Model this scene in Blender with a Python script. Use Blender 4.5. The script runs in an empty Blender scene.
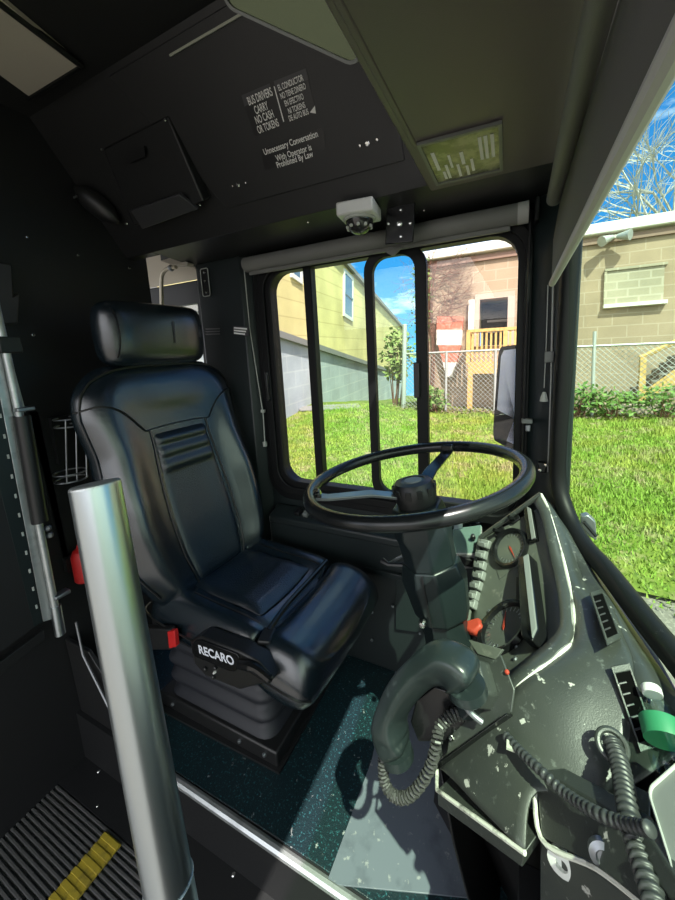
import bpy, math, random
from mathutils import Vector as V, Matrix
import numpy as np
random.seed(7)
PI = math.pi
col = bpy.context.scene.collection
scn = bpy.context.scene

# ------------------------------------------------------------------ camera model
F, CX, CY = 356.5, 348.4, 407.9
CAM = V((0, 0, 1.25))
_A = np.array([[.904, .024, -.428], [.426, -.164, .889], [-.048, -.986, -.159]])
_U, _S, _Vt = np.linalg.svd(_A)
_M = _U @ _Vt
MC = Matrix([[float(_M[i][j]) for j in range(3)] for i in range(3)])
def ray(px, py): return MC @ V((px - CX, py - CY, F))
def onz(px, py, z):
    d = ray(px, py); return CAM + d * ((z - CAM.z) / d.z)
def ony(px, py, y):
    d = ray(px, py); return CAM + d * ((y - CAM.y) / d.y)
def onx(px, py, x):
    d = ray(px, py); return CAM + d * ((x - CAM.x) / d.x)
def onp(px, py, p0, n):
    d = ray(px, py); return CAM + d * ((V(p0) - CAM).dot(n) / d.dot(n))
def dep(px, py, k): return CAM + ray(px, py) * (k / F)
# the bus leans on the road: outdoor things stand in a frame tilted about the bus axis
PHI = math.radians(7.6)
GM = Matrix.Translation(CAM) @ Matrix.Rotation(-PHI, 4, 'X')
GR = Matrix.Rotation(-PHI, 3, 'X').transposed()
def gy(px, py, Y):
    d = GR @ ray(px, py); return d * (Y / d.y)

# ------------------------------------------------------------------ mesh builder
class MB:
    def __init__(s): s.v = []; s.f = []
    def add(s, vs, fs):
        o = len(s.v); s.v += [V(p) for p in vs]; s.f += [tuple(i + o for i in f) for f in fs]; return s
    def box(s, c, d, R=None):
        c = V(c); x, y, z = d[0]/2, d[1]/2, d[2]/2
        ps = [V((i*x, j*y, k*z)) for k in (-1, 1) for j in (-1, 1) for i in (-1, 1)]
        if R is not None: ps = [R @ p for p in ps]
        return s.add([c + p for p in ps], [(0,2,3,1),(4,5,7,6),(0,1,5,4),(2,6,7,3),(0,4,6,2),(1,3,7,5)])
    def loft(s, rings, cap=True, loop=False):
        n = len(rings[0]); m = len(rings); fs = []
        for i in range(m if loop else m - 1):
            a = i*n; b = ((i+1) % m)*n
            for j in range(n):
                k = (j+1) % n; fs.append((a+j, a+k, b+k, b+j))
        if cap and not loop:
            fs.append(tuple(range(n-1, -1, -1))); fs.append(tuple((m-1)*n + j for j in range(n)))
        return s.add([p for r in rings for p in r], fs)
    def grid(s, rows):
        n = len(rows[0]); m = len(rows)
        return s.add([p for r in rows for p in r],
                     [(i*n+j, i*n+j+1, (i+1)*n+j+1, (i+1)*n+j) for i in range(m-1) for j in range(n-1)])
    def tube(s, pts, r, n=10, cap=True, loop=False):
        pts = [V(p) for p in pts]; m = len(pts)
        rad = r if isinstance(r, (list, tuple)) else [r]*m
        T = []
        for i in range(m):
            if loop: t = pts[(i+1) % m] - pts[i-1]
            else: t = pts[min(i+1, m-1)] - pts[max(i-1, 0)]
            T.append(t.normalized() if t.length > 1e-9 else V((0, 0, 1)))
        u = T[0].orthogonal().normalized(); rings = []
        for i in range(m):
            u = u - T[i]*u.dot(T[i])
            u = u.normalized() if u.length > 1e-6 else T[i].orthogonal().normalized()
            w = T[i].cross(u)
            rings.append([pts[i] + (u*math.cos(2*PI*k/n) + w*math.sin(2*PI*k/n))*rad[i] for k in range(n)])
        return s.loft(rings, cap, loop)
    def cyl(s, a, b, r, n=16, r2=None): return s.tube([a, b], [r, r if r2 is None else r2], n)
    def slab(s, poly, vec):
        n = len(poly); vec = V(vec); p = [V(q) for q in poly]
        return s.add(p + [q + vec for q in p], [tuple(range(n-1, -1, -1)), tuple(range(n, 2*n))] +
                     [(i, (i+1) % n, n + (i+1) % n, n + i) for i in range(n)])
    def ringplate(s, outer, inner, vec):
        n = len(outer); vec = V(vec); o = [V(p) for p in outer]; q = [V(p) for p in inner]
        fs = []
        for i in range(n):
            j = (i+1) % n
            fs += [(i, j, n+j, n+i), (2*n+i, 3*n+i, 3*n+j, 2*n+j), (i, 2*n+i, 2*n+j, j), (n+i, n+j, 3*n+j, 3*n+i)]
        return s.add(o + q + [p+vec for p in o] + [p+vec for p in q], fs)
    def ball(s, c, r, n=14, m=9):
        c = V(c); r = V(r) if hasattr(r, '__len__') else V((r, r, r)); rings = []
        for i in range(m):
            a = -PI/2 + PI*(i+.02)/(m-1+.04)
            rings.append([c + V((r.x*math.cos(a)*math.cos(2*PI*k/n), r.y*math.cos(a)*math.sin(2*PI*k/n), r.z*math.sin(a))) for k in range(n)])
        return s.loft(rings)
    def lathe(s, c, axis, prof, n=24):
        axis = V(axis).normalized(); u = axis.orthogonal().normalized(); w = axis.cross(u); c = V(c)
        return s.loft([[c + axis*h + (u*math.cos(2*PI*k/n) + w*math.sin(2*PI*k/n))*max(r, 1e-4) for k in range(n)] for r, h in prof])
    def torus(s, c, nrm, R, r, n=64, m=10, a0=0, a1=None):
        nrm = V(nrm).normalized(); u = nrm.orthogonal().normalized(); w = nrm.cross(u)
        return s.tube([V(c) + (u*math.cos(2*PI*k/n) + w*math.sin(2*PI*k/n))*R for k in range(n)], r, m, loop=True)
    def xf(s, M): s.v = [M @ p for p in s.v]; return s
def rrect(x0, x1, z0, z1, r, f, n=6):
    """rounded rectangle; f maps (a,b) to a point"""
    out = []
    for (cx, cz, a0) in ((x1-r, z1-r, 0), (x0+r, z1-r, 90), (x0+r, z0+r, 180), (x1-r, z0+r, 270)):
        for k in range(n+1):
            a = math.radians(a0 + 90*k/n); out.append(f(cx + r*math.cos(a), cz + r*math.sin(a)))
    return out
def spline(P, n=8):
    P = [V(p) for p in P]; out = []
    for i in range(len(P)-1):
        p0 = P[max(i-1, 0)]; p1 = P[i]; p2 = P[i+1]; p3 = P[min(i+2, len(P)-1)]
        for k in range(n):
            t = k/n
            out.append(.5*((2*p1) + (p2-p0)*t + (2*p0-5*p1+4*p2-p3)*t*t + (3*p1-p0-3*p2+p3)*t**3))
    return out + [P[-1]]
def lerp(tab, x):
    for (a, b), (c, d) in zip(tab, tab[1:]):
        if x <= c: return b + (d-b)*max(0, min(1, (x-a)/(c-a)))
    return tab[-1][1]

WM = {}
def tag(o, label=None, cat=None, group=None, kind=None):
    if label: o['label'] = label
    if cat: o['category'] = cat
    if group: o['group'] = group
    if kind: o['kind'] = kind
    return o
def thing(name, loc, label, cat, group=None):
    o = bpy.data.objects.new(name, None); col.objects.link(o); o.location = loc
    o.empty_display_size = .05
    WM[o] = Matrix.Translation(V(loc)); return tag(o, label, cat, group)
def obj(name, mb, m, parent=None, smooth=30, bevel=0, sub=0, solid=0, label=None):
    if parent is not None: W = WM[parent]
    else:
        lo = [min(p[i] for p in mb.v) for i in range(3)]; hi = [max(p[i] for p in mb.v) for i in range(3)]
        W = Matrix.Translation(V(((lo[0]+hi[0])/2, (lo[1]+hi[1])/2, lo[2])))
    Wi = W.inverted()
    me = bpy.data.meshes.new(name); me.from_pydata([tuple(Wi @ p) for p in mb.v], [], mb.f); me.update()
    import bmesh
    bm = bmesh.new(); bm.from_mesh(me); bmesh.ops.recalc_face_normals(bm, faces=bm.faces); bm.to_mesh(me); bm.free()
    me.materials.append(m)
    o = bpy.data.objects.new(name, me); col.objects.link(o)
    if parent is not None: o.parent = parent
    else: o.matrix_world = W
    WM[o] = W
    if solid:
        md = o.modifiers.new('solid', 'SOLIDIFY'); md.thickness = solid; md.offset = 0
    if bevel:
        md = o.modifiers.new('bevel', 'BEVEL'); md.width = bevel; md.segments = 2; md.limit_method = 'ANGLE'; md.angle_limit = math.radians(35)
    if sub:
        md = o.modifiers.new('sub', 'SUBSURF'); md.levels = sub; md.render_levels = sub
    if smooth:
        for p in me.polygons: p.use_smooth = True
        try: me.set_sharp_from_angle(angle=math.radians(smooth if not sub else 180))
        except Exception: pass
    if label: o['label'] = label
    return o
def struct(name, mb, m, parent=None, **k):
    o = obj(name, mb, m, parent, **k)
    if parent is None: o['kind'] = 'structure'
    return o

# ------------------------------------------------------------------ materials
def mat(name, color, rough=.5, metal=0, spec=.5, bump=0, bscale=200, coat=0, noise=None, emit=None, estr=0, trans=0, vor=None):
    """noise = (colour2, scale, lo, hi, detail): patches of colour2"""
    m = bpy.data.materials.new(name); m.use_nodes = True; nt = m.node_tree; b = nt.nodes['Principled BSDF']
    b.inputs['Base Color'].default_value = (*color, 1); b.inputs['Roughness'].default_value = rough
    b.inputs['Metallic'].default_value = metal; b.inputs['Specular IOR Level'].default_value = spec
    b.inputs['Coat Weight'].default_value = coat; b.inputs['Coat Roughness'].default_value = .15
    b.inputs['Transmission Weight'].default_value = trans
    if emit: b.inputs['Emission Color'].default_value = (*emit, 1); b.inputs['Emission Strength'].default_value = estr
    tc = nt.nodes.new('ShaderNodeTexCoord')
    prev = None
    for nz in (noise if isinstance(noise, list) else [noise] if noise else []):
        c2, sc, lo, hi, det = nz[:5]
        n = nt.nodes.new('ShaderNodeTexNoise'); n.inputs['Scale'].default_value = sc; n.inputs['Detail'].default_value = det
        n.inputs['Roughness'].default_value = .65
        if len(nz) > 5:
            mp = nt.nodes.new('ShaderNodeMapping'); mp.inputs['Scale'].default_value = nz[5]
            nt.links.new(tc.outputs['Object'], mp.inputs['Vector']); nt.links.new(mp.outputs['Vector'], n.inputs['Vector'])
        else: nt.links.new(tc.outputs['Object'], n.inputs['Vector'])
        r = nt.nodes.new('ShaderNodeMapRange'); r.inputs['From Min'].default_value = lo; r.inputs['From Max'].default_value = hi
        nt.links.new(n.outputs['Fac'], r.inputs['Value'])
        mx = nt.nodes.new('ShaderNodeMix'); mx.data_type = 'RGBA'
        mx.inputs[6].default_value = (*color, 1); mx.inputs[7].default_value = (*c2, 1)
        if prev: nt.links.new(prev, mx.inputs[6])
        nt.links.new(r.outputs['Result'], mx.inputs[0]); prev = mx.outputs[2]
    if prev: nt.links.new(prev, b.inputs['Base Color'])
    if bump:
        n = nt.nodes.new('ShaderNodeTexNoise' if not vor else 'ShaderNodeTexVoronoi'); n.inputs['Scale'].default_value = bscale
        nt.links.new(tc.outputs['Object'], n.inputs['Vector'])
        bp = nt.nodes.new('ShaderNodeBump'); bp.inputs['Strength'].default_value = bump; bp.inputs['Distance'].default_value = .002
        nt.links.new(n.outputs[0], bp.inputs['Height']); nt.links.new(bp.outputs['Normal'], b.inputs['Normal'])
    return m
def glass(name, tint, refl=.035, rough=0.0):
    m = bpy.data.materials.new(name); m.use_nodes = True; nt = m.node_tree; nt.nodes.clear()
    o = nt.nodes.new('ShaderNodeOutputMaterial'); t = nt.nodes.new('ShaderNodeBsdfTransparent'); g = nt.nodes.new('ShaderNodeBsdfGlossy')
    mx = nt.nodes.new('ShaderNodeMixShader'); lw = nt.nodes.new('ShaderNodeValue'); lw.outputs[0].default_value = refl
    t.inputs['Color'].default_value = (*tint, 1); g.inputs['Roughness'].default_value = rough
    nt.links.new(lw.outputs[0], mx.inputs[0]); nt.links.new(t.outputs[0], mx.inputs[1]); nt.links.new(g.outputs[0], mx.inputs[2])
    nt.links.new(mx.outputs[0], o.inputs['Surface']); return m
def blocks(name, c1, c2, mortar, sx, sy, axis='XZ', msize=.012, extra=None, rough=.9):
    m = bpy.data.materials.new(name); m.use_nodes = True; nt = m.node_tree; b = nt.nodes['Principled BSDF']
    b.inputs['Roughness'].default_value = rough; b.inputs['Specular IOR Level'].default_value = .2
    tc = nt.nodes.new('ShaderNodeTexCoord'); sp = nt.nodes.new('ShaderNodeSeparateXYZ'); cb = nt.nodes.new('ShaderNodeCombineXYZ')
    nt.links.new(tc.outputs['Object'], sp.inputs[0])
    nt.links.new(sp.outputs[axis[0]], cb.inputs[0]); nt.links.new(sp.outputs[axis[1]], cb.inputs[1])
    br = nt.nodes.new('ShaderNodeTexBrick'); br.inputs['Scale'].default_value = 1
    br.inputs['Color1'].default_value = (*c1, 1); br.inputs['Color2'].default_value = (*c2, 1); br.inputs['Mortar'].default_value = (*mortar, 1)
    br.inputs['Brick Width'].default_value = sx; br.inputs['Row Height'].default_value = sy; br.inputs['Mortar Size'].default_value = msize
    nt.links.new(cb.outputs[0], br.inputs['Vector'])
    n = nt.nodes.new('ShaderNodeTexNoise'); n.inputs['Scale'].default_value = .8; n.inputs['Detail'].default_value = 6
    nt.links.new(tc.outputs['Object'], n.inputs['Vector'])
    mr = nt.nodes.new('ShaderNodeMapRange'); mr.inputs['From Min'].default_value = .3; mr.inputs['From Max'].default_value = .7
    mr.inputs['To Min'].default_value = .78; mr.inputs['To Max'].default_value = 1.1
    nt.links.new(n.outputs['Fac'], mr.inputs['Value'])
    mx = nt.nodes.new('ShaderNodeMix'); mx.data_type = 'RGBA'; mx.blend_type = 'MULTIPLY'; mx.inputs[0].default_value = 1
    nt.links.new(br.outputs['Color'], mx.inputs[6]); nt.links.new(mr.outputs['Result'], mx.inputs[7])
    nt.links.new(mx.outputs[2], b.inputs['Base Color'])
    return m

M = {}
M['panel'] = mat('black_panel', (.016, .0165, .017), .42, bump=.25, bscale=500)
M['rear'] = mat('rear_panel', (.012, .0125, .0135), .5, bump=.15, bscale=400)
M['slot'] = mat('slot_shade', (.003, .003, .003), .9, spec=.03)
M['header'] = mat('header_grey', (.13, .108, .112), .45, bump=.2, bscale=500)
M['ceiling'] = mat('ceiling_black', (.008, .008, .008), .7)
M['cream'] = mat('cream_lens', (.55, .5, .42), .5)
M['frame'] = mat('window_rubber', (.006, .0065, .007), .5, spec=.25)
M['pillar'] = mat('pillar_paint', (.014, .022, .022), .38)
M['side'] = mat('side_wall_paint', (.014, .02, .021), .42)
M['blind'] = mat('blind_fabric', (.19, .19, .18), .6, bump=.2, bscale=900)
M['shade'] = mat('sunshade_fabric', (.10, .098, .092), .7, bump=.2, bscale=900)
M['bar'] = mat('shade_bar_grey', (.46, .45, .44), .5)
M['leather'] = mat('black_leather', (.006, .0125, .018), .25, spec=1.0, coat=.35, bump=.16, bscale=420, vor=True)
M['leather2'] = mat('perforated_leather', (.006, .0125, .019), .28, spec=1.0, coat=.25, bump=.6, bscale=260, vor=True)
M['piping'] = mat('seam_piping', (.012, .012, .012), .35)
M['boot'] = mat('rubber_boot', (.018, .02, .026), .55)
M['plastic'] = mat('black_plastic', (.013, .0135, .014), .4)
M['gloss'] = mat('gloss_black', (.008, .0085, .009), .2)
M['wheel'] = mat('wheel_rubber', (.01, .011, .012), .27)
M['colm'] = mat('column_plastic', (.012, .019, .02), .36)
M['dash'] = mat('dash_plastic', (.036, .041, .038), .4, spec=.6, bump=.12, bscale=500,
                noise=[((.055, .06, .05), 2.5, .45, .65, 4), ((.40, .41, .37), 6.5, .615, .645, 10), ((.44, .44, .40), 38, .655, .68, 6), ((.10, .11, .10), 90, .6, .7, 4)])
M['dashin'] = mat('panel_grey', (.10, .11, .092), .45, bump=.2, bscale=300, noise=((.2, .2, .17), 30, .6, .72, 6))
M['worn'] = mat('worn_white_edge', (.62, .62, .55), .6, noise=((.1, .1, .09), 22, .50, .62, 5))
M['steel'] = mat('polished_steel', (.50, .55, .57), .3, 1, bump=.05, bscale=30)
M['alu'] = mat('aluminium', (.55, .58, .58), .38, .75, noise=((.36, .38, .38), 12, .5, .7, 5))
M['dull'] = mat('dull_metal', (.3, .32, .34), .4, .85)
M['chrome'] = mat('chrome', (.75, .75, .72), .15, 1)
M['floor'] = mat('rubber_floor', (.006, .018, .023), .42, bump=.5, bscale=300,
                 noise=[((.035, .15, .17), 170, .57, .70, 4), ((.3, .32, .32), 60, .655, .69, 8)])
M['plate'] = mat('floor_plate', (.13, .15, .18), .42, 0, noise=[((.07, .08, .10), 9, .5, .72, 6), ((.28, .29, .29), 45, .62, .70, 4)])
M['aisle'] = mat('ribbed_rubber', (.09, .09, .088), .5, noise=((.06, .06, .06), 30, .6, .8, 6))
M['yellow'] = mat('yellow_strip', (.42, .32, .03), .6, noise=((.2, .16, .03), 30, .5, .7, 4))
M['white'] = mat('white_print', (.92, .92, .90), .6)
M['cam'] = mat('white_housing', (.72, .73, .70), .4)
M['dome'] = mat('dome_glass', (.03, .03, .03), .06, spec=.8)
M['lblack'] = mat('label_black', (.012, .012, .013), .3)
M['lgrey'] = mat('label_grey', (.05, .05, .055), .4)
M['red'] = mat('red_plastic', (.55, .02, .02), .4)
M['orange'] = mat('red_orange_knob', (.42, .05, .025), .5)
M['greyplastic'] = mat('grey_plastic', (.19, .2, .19), .45)
M['palerim'] = mat('pale_rim', (.5, .52, .48), .5)
M['phone'] = mat('handset_plastic', (.017, .024, .025), .28, noise=((.06, .08, .08), 40, .6, .8, 5))
M['cordgrey'] = mat('hose_grey', (.035, .038, .038), .42)
M['cordblack'] = mat('coil_black', (.014, .014, .014), .35)
M['coilgrey'] = mat('coil_cord', (.05, .05, .048), .4)
M['gauge'] = mat('gauge_face', (.10, .11, .095), .12)
M['green'] = mat('bottle_label_green', (.03, .22, .1), .5)
M['lens'] = mat('header_lens_olive', (.10, .105, .07), .15, noise=((.30, .30, .2), 28, .45, .6, 5))
M['strip'] = mat('pale_strip', (.42, .44, .36), .4)
M['mirrorglass'] = mat('mirror_glass', (.72, .74, .82), .12, 1)
M['grab'] = mat('beige_pipe', (.42, .38, .3), .35, .4)
M['wsglass'] = glass('windshield_glass', (.64, .81, .64))
M['paneclear'] = glass('window_glass_clear', (.95, .95, .92))
M['panegreen'] = glass('window_glass_green', (.86, .97, .86))
M['panerose'] = glass('window_glass_rose', (.96, .93, .9))
M['pet'] = glass('bottle_plastic', (.80, .88, .85), rough=.05)
M['acrylic'] = glass('acrylic', (.72, .80, .78), rough=.1)

def bolt(mb, p, n, r=.006, h=.004):
    n = V(n).normalized(); mb.lathe(V(p), n, [(r, -.001), (r, h*.4), (r*.7, h), (r*.2, h*1.1)], 10)
def text(name, s, p, xd, yd, h, m, parent, sx=1.0, align='CENTER', bold=0.0, thick=.0006):
    c = bpy.data.curves.new(name, 'FONT'); c.body = s; c.align_x = align; c.align_y = 'CENTER'; c.size = 1; c.extrude = 0; c.offset = bold
    o = bpy.data.objects.new(name, c); col.objects.link(o)
    dg = bpy.context.evaluated_depsgraph_get(); me = bpy.data.meshes.new_from_object(o.evaluated_get(dg))
    bpy.data.objects.remove(o); bpy.data.curves.remove(c)
    xd = V(xd).normalized(); yd = V(yd).normalized(); n = xd.cross(yd).normalized()
    mb = MB(); p = V(p)
    vs = [p + xd*(q.co.x*h*sx) + yd*(q.co.y*h) for q in me.vertices]; fs = [tuple(f.vertices) for f in me.polygons]
    k = len(vs)
    mb.add(vs, fs)
    mb.v = [q + n*thick for q in mb.v]
    bpy.data.meshes.remove(me)
    return obj(name, mb, m, parent, smooth=0)

# ================================================================== THE CAB SHELL
YW = 1.22                                   # driver's side wall
XZ = lambda y: (lambda a, b: V((a, y, b)))
# side wall with window opening
n = 6
outer = rrect(-1.06, .06, -.02, 1.68, .002, XZ(YW), n)
inner = rrect(-.95, .04, .655, 1.612, .09, XZ(YW), n)
struct('wall_left', MB().ringplate(outer, inner, (0, .05, 0)), M['side'], bevel=.003)
ext = MB().ringplate(rrect(-1.28, .06, -.55, 2.1, .002, XZ(YW+.052), n), rrect(-.965, .045, .64, 1.625, .09, XZ(YW+.052), n), (0, .02, 0))
struct('wall_exterior', ext, mat('bus_white_paint', (.86, .87, .92), .35), smooth=0)
# window 1: frame, mullions, sash, panes
fr = MB().ringplate(rrect(-.98, .05, .63, 1.63, .10, XZ(YW-.022), n), rrect(-.898, -.008, .712, 1.562, .075, XZ(YW-.022), n), (0, .05, 0))
win = struct('window_1', fr, M['frame'], bevel=.004)
win['label'] = 'black framed driver side window with two fixed panes and a framed slider'
lip = MB().ringplate(rrect(-.95, .03, .66, 1.6, .085, XZ(YW-.034), n), rrect(-.92, .01, .69, 1.575, .08, XZ(YW-.034), n), (0, .014, 0))
obj('rubber_lip', lip, M['frame'], win, bevel=.003)
obj('mullion', MB().box((-.724, YW, 1.137), (.034, .04, .86)), M['frame'], win, bevel=.004)
sash = MB().ringplate(rrect(-.490, -.274, .69, 1.58, .07, XZ(YW-.03), n), rrect(-.460, -.312, .722, 1.552, .05, XZ(YW-.03), n), (0, .028, 0))
sa = obj('sliding_sash', sash, M['frame'], win, bevel=.003)
obj('latch', MB().box((-.308, YW-.034, 1.14), (.02, .02, .12)), M['plastic'], win, bevel=.003)
obj('pull_handle', MB().box((-.93, YW-.04, 1.12), (.012, .02, .12)), M['plastic'], win, bevel=.003)
for a, b, mm, yy in ((-.895, -.741, 'paneclear', 0), (-.707, -.488, 'panegreen', 0), (-.458, -.314, 'panegreen', -.016), (-.275, -.01, 'panerose', 0)):
    obj('glass_pane', MB().box(((a+b)/2, YW+yy, 1.137), (b-a, .004, .836)), M[mm], win, smooth=0)

# platform floor + aisle floor + riser
fl = MB().box((-.55, .918, -.02), (2.1, .704, .04)); 
struct('floor', fl, M['floor'], bevel=.002)
struct('wall_riser', MB().box((-.75, .557, -.1), (2.5, .016, .2)), M['rear'])
struct('trim_1', MB().tube([(-.93, .552, -.006), (.06, .548, -.006)], .0125, 10).box((-.435, .556, -.016), (.99, .012, .03)), M['alu'])
ai = MB()
for k in range(60):
    y = .455 - k*.0135
    ai.box((-1.2, y, -.202), (2.6, .0075, .012))
ai.box((-1.2, -.2, -.22), (2.6, 1.55, .03))
struct('floor_aisle', ai, M['aisle'], bevel=.0015)
cv = MB().slab([(-2.4, .462, -.192), (.06, .462, -.192), (.06, .566, -.19), (-2.4, .566, -.19)], (0, 0, -.012))
cove = struct('baseboard_left', cv, M['rear'])
bl = MB()
for k in range(7):
    bolt(bl, (-1.95 + k*.21, .54, -.19), (0, 0, 1), .006, .003); bolt(bl, (-1.85 + k*.21, .478, -.192), (0, 0, 1), .004, .002)
obj('screws', bl, M['chrome'], cove)

# rear barrier wall behind the seat
XR = -1.42
rw = MB().box((XR-.012, .28, .93), (.024, 1.58, 2.3))
rear = struct('wall_rear', rw, M['rear'])
rv = MB()
for p in ((27, 237), (78, 255), (129, 268), (33, 335)): bolt(rv, onx(*p, XR), (1, 0, 0), .006, .005)
obj('rivets', rv, M['chrome'], rear)

# overhead sloping side panel
P0 = V((0, .985, 1.655)); PD = V((0, -.57, .822)).normalized(); PN = V((0, -PD.z, PD.y)).normalized()   # PN faces into the bus
if PN.y > 0: PN = -PN
def op(px, py, off=0): return onp(px, py, P0, PN) + PN*off
def pp(x, h, off=0): return V((x, P0.y, P0.z)) + PD*h + PN*off
sp = MB().slab([pp(-1.75, 0), pp(-.2, 0), pp(-.2, .47), pp(-1.75, .47)], -PN*.02)
struct('wall_overhead', sp, M['panel'])
so = MB().slab([(-1.27, .985, 1.655), (.08, .985, 1.655), (.08, 1.235, 1.632), (-1.27, 1.235, 1.632)], (0, 0, .02))
so.slab([(-1.46, .985, 1.655), (-1.27, .985, 1.655), (-1.27, 1.02, 1.651), (-1.46, 1.02, 1.651)], (0, 0, .02))
sof = struct('trim_2', so, M['panel'], bevel=.003)
sb = MB()
for p in ((309, 237), (308, 222), (395, 232), (417, 212), (424, 210), (414, 205)):
    q = onz(*p, 1.645); bolt(sb, q, (0, 0, -1), .004, .003)
obj('screws', sb, M['chrome'], sof)
# ceiling further up
ce = MB().slab([pp(-1.75, .455), pp(-.19, .455), V((-.19, -1.1, pp(0, .455).z)), V((-1.75, -1.1, pp(0, .455).z))], (0, 0, .03))
ce.slab([(-6, .70, 2.06), (-.19, .70, 2.06), (-.19, 1.30, 2.0), (-6, 1.30, 2.0)], (0, 0, .03)).box((-.70, 1.285, 1.84), (1.5, .03, .36))
struct('ceiling', ce, M['ceiling'])
ZC = pp(0, .455).z
# header over the windshield
hd = MB().slab([(-.2, -1.1, 1.652), (.26, -1.1, 1.652), (.12, -.15, 1.652), (.10, .3, 1.652), (.10, 1.18, 1.652), (-.222, 1.18, 1.652)], (0, 0, .02)).box((-.2, -.15, 1.85), (.012, 1.9, .4))
struct('wall_header', hd, M['header'], bevel=.003)
hs = MB().slab([onz(*p, 1.6535) for p in ((437, 184), (440, 209), (548, 196), (543, 178))], (0, 0, .002))
# access door on sloping panel
dr = thing('access_door', op(320, 150), 'black overhead access door panel carrying the two printed notices', 'access panel')
dd = MB().slab([op(228, 208, 0), op(405, 160, 0), pp(op(405, 160).x-.012, .44), pp(-1.02, .44)], PN*.006)
dq = obj('door_leaf', dd, M['panel'], dr, bevel=.002)
for grp in (((234, 185), (239, 184), (247, 182)), ((361, 145), (368, 143), (378, 139))):
    for i, p in enumerate(grp):
        b = MB(); bolt(b, op(*p, .006), PN, .0045 if i != 1 else .007, .005); obj('latch_screw', b, M['chrome'], dr)
# ledge strip on the right of the panel
tag(obj('bracket_strip', MB().slab([op(372, 52), op(385, 48), op(405, 122), op(396, 126)], PN*.012), M['header'], bevel=.002),
    'grey-green metal strip beside the overhead access door', 'bracket')
tag(obj('gap_moulding', MB().slab([op(172, 54), op(246, 11), op(246, 14.5), op(173, 56.5)], PN*.012), M['strip']),
    'thin pale moulding strip high on the dark overhead panel', 'moulding')

# notices
xd = V((1, 0, 0)); yd = PD
def notice(name, lab, quad, cat='sign'):
    c = sum((op(*q) for q in quad), V())/4
    t = thing(name, c, lab, cat)
    obj('backing', MB().slab([op(*q, .0062) for q in quad], PN*.0008), M['lblack'], t, smooth=0)
    return t
no = notice('notice', 'black notice in white capitals, English column beside Spanish column, on overhead door', ((243, 95), (307, 68), (317, 112), (256, 136)))
for hq in (((243, 95), (271, 83), (274, 94), (246, 106)), ((275, 81), (307, 68), (310, 79), (278, 92))):
    obj('header_band', MB().slab([op(*q, .0071) for q in hq], PN*.0003), M['lgrey'], no, smooth=0)
def line(s, a, b, h, par, sx=1):
    """text between pixel a and b on the sloping panel"""
    A, B = op(*a, .0076), op(*b, .0076)
    text('lettering', s, (A+B)/2, xd, yd, h, M['white'], par, sx, bold=.014)
for s, a, b, sx in (('BUS DRIVERS', (248.5, 100.5), (274.5, 92.5), .58), ('CARRY', (255.5, 110), (270, 105.6), .58), ('NO CASH', (255, 120.2), (277, 113.4), .58), ('OR TOKENS', (258, 129.5), (281, 122.5), .54)):
    line(s, a, b, .0225, no, sx*1.0)
for s, a, b, sx in (('EL CONDUCTOR', (279, 87), (305, 78.5), .47), ('NO TIENE DINERO', (280, 95.5), (309, 86.5), .44), ('EN EFECTIVO', (285, 103), (306, 96.5), .47), ('NI TOKENS', (289, 110.5), (307, 105), .5), ('DE AUTO BUS', (289, 118), (311, 111.5), .47)):
    line(s, a, b, .0158, no, sx*1.22)
obj('divider', MB().slab([op(*q, .0072) for q in ((275, 86), (276, 86), (285.5, 121), (284.5, 121.5))], PN*.0003), M['white'], no, smooth=0)
obj('tear_mark', MB().slab([op(*q, .0072) for q in ((311, 112), (316, 105), (317, 113))], PN*.0003), M['white'], no, smooth=0)
n2 = notice('notice', 'black notice forbidding conversation with the operator, below the two-column notice', ((262, 149), (324, 127), (327, 147), (266, 170)))
for s, a, b, sx in (('Unnecessary Conversation', (264, 151), (320, 134), .58), ('With Operator is', (277, 157.5), (313, 147), .58), ('Prohibited By Law', (277, 164.5), (315, 153.5), .58)):
    line(s, a, b, .0195, n2, sx*1.38)

# speaker box on the sloping panel
sk = thing('speaker_box', op(160, 190), 'large black wedge shaped speaker housing on overhead panel above seat', 'speaker')
a, b, c, d = op(105, 148), op(170, 115), op(212, 197), op(143, 222)
h = PN*.075
body = MB().add([a, b, c, d, a+PN*.01, b+PN*.01, c+h*.6, d+h*.6], [(3,2,1,0), (4,5,6,7), (0,1,5,4), (1,2,6,5), (2,3,7,6), (3,0,4,7)])
obj('housing', body, M['plastic'], sk, bevel=.006)
g = MB()
G0, G1, G2, G3 = op(144, 203, .055), op(192, 187, .055), op(205, 204, .03), op(150, 224, .03)
obj('grille', MB().slab([G0, G1, G2, G3], PN*.006 + V((0, -.004, -.006))), M['lgrey'], sk, bevel=.002)
for p in ((106, 148), (169, 119), (138, 218), (210, 199)):
    q = MB(); bolt(q, op(*p, .018 if p[1] < 160 else .055), PN, .004, .003); obj('screw', q, M['chrome'], sk)
obj('nameplate', MB().slab([op(132, 151, .022), op(150, 144, .022), op(152, 154, .026), op(135, 161, .026)], PN*.004), M['lblack'], sk)
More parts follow.
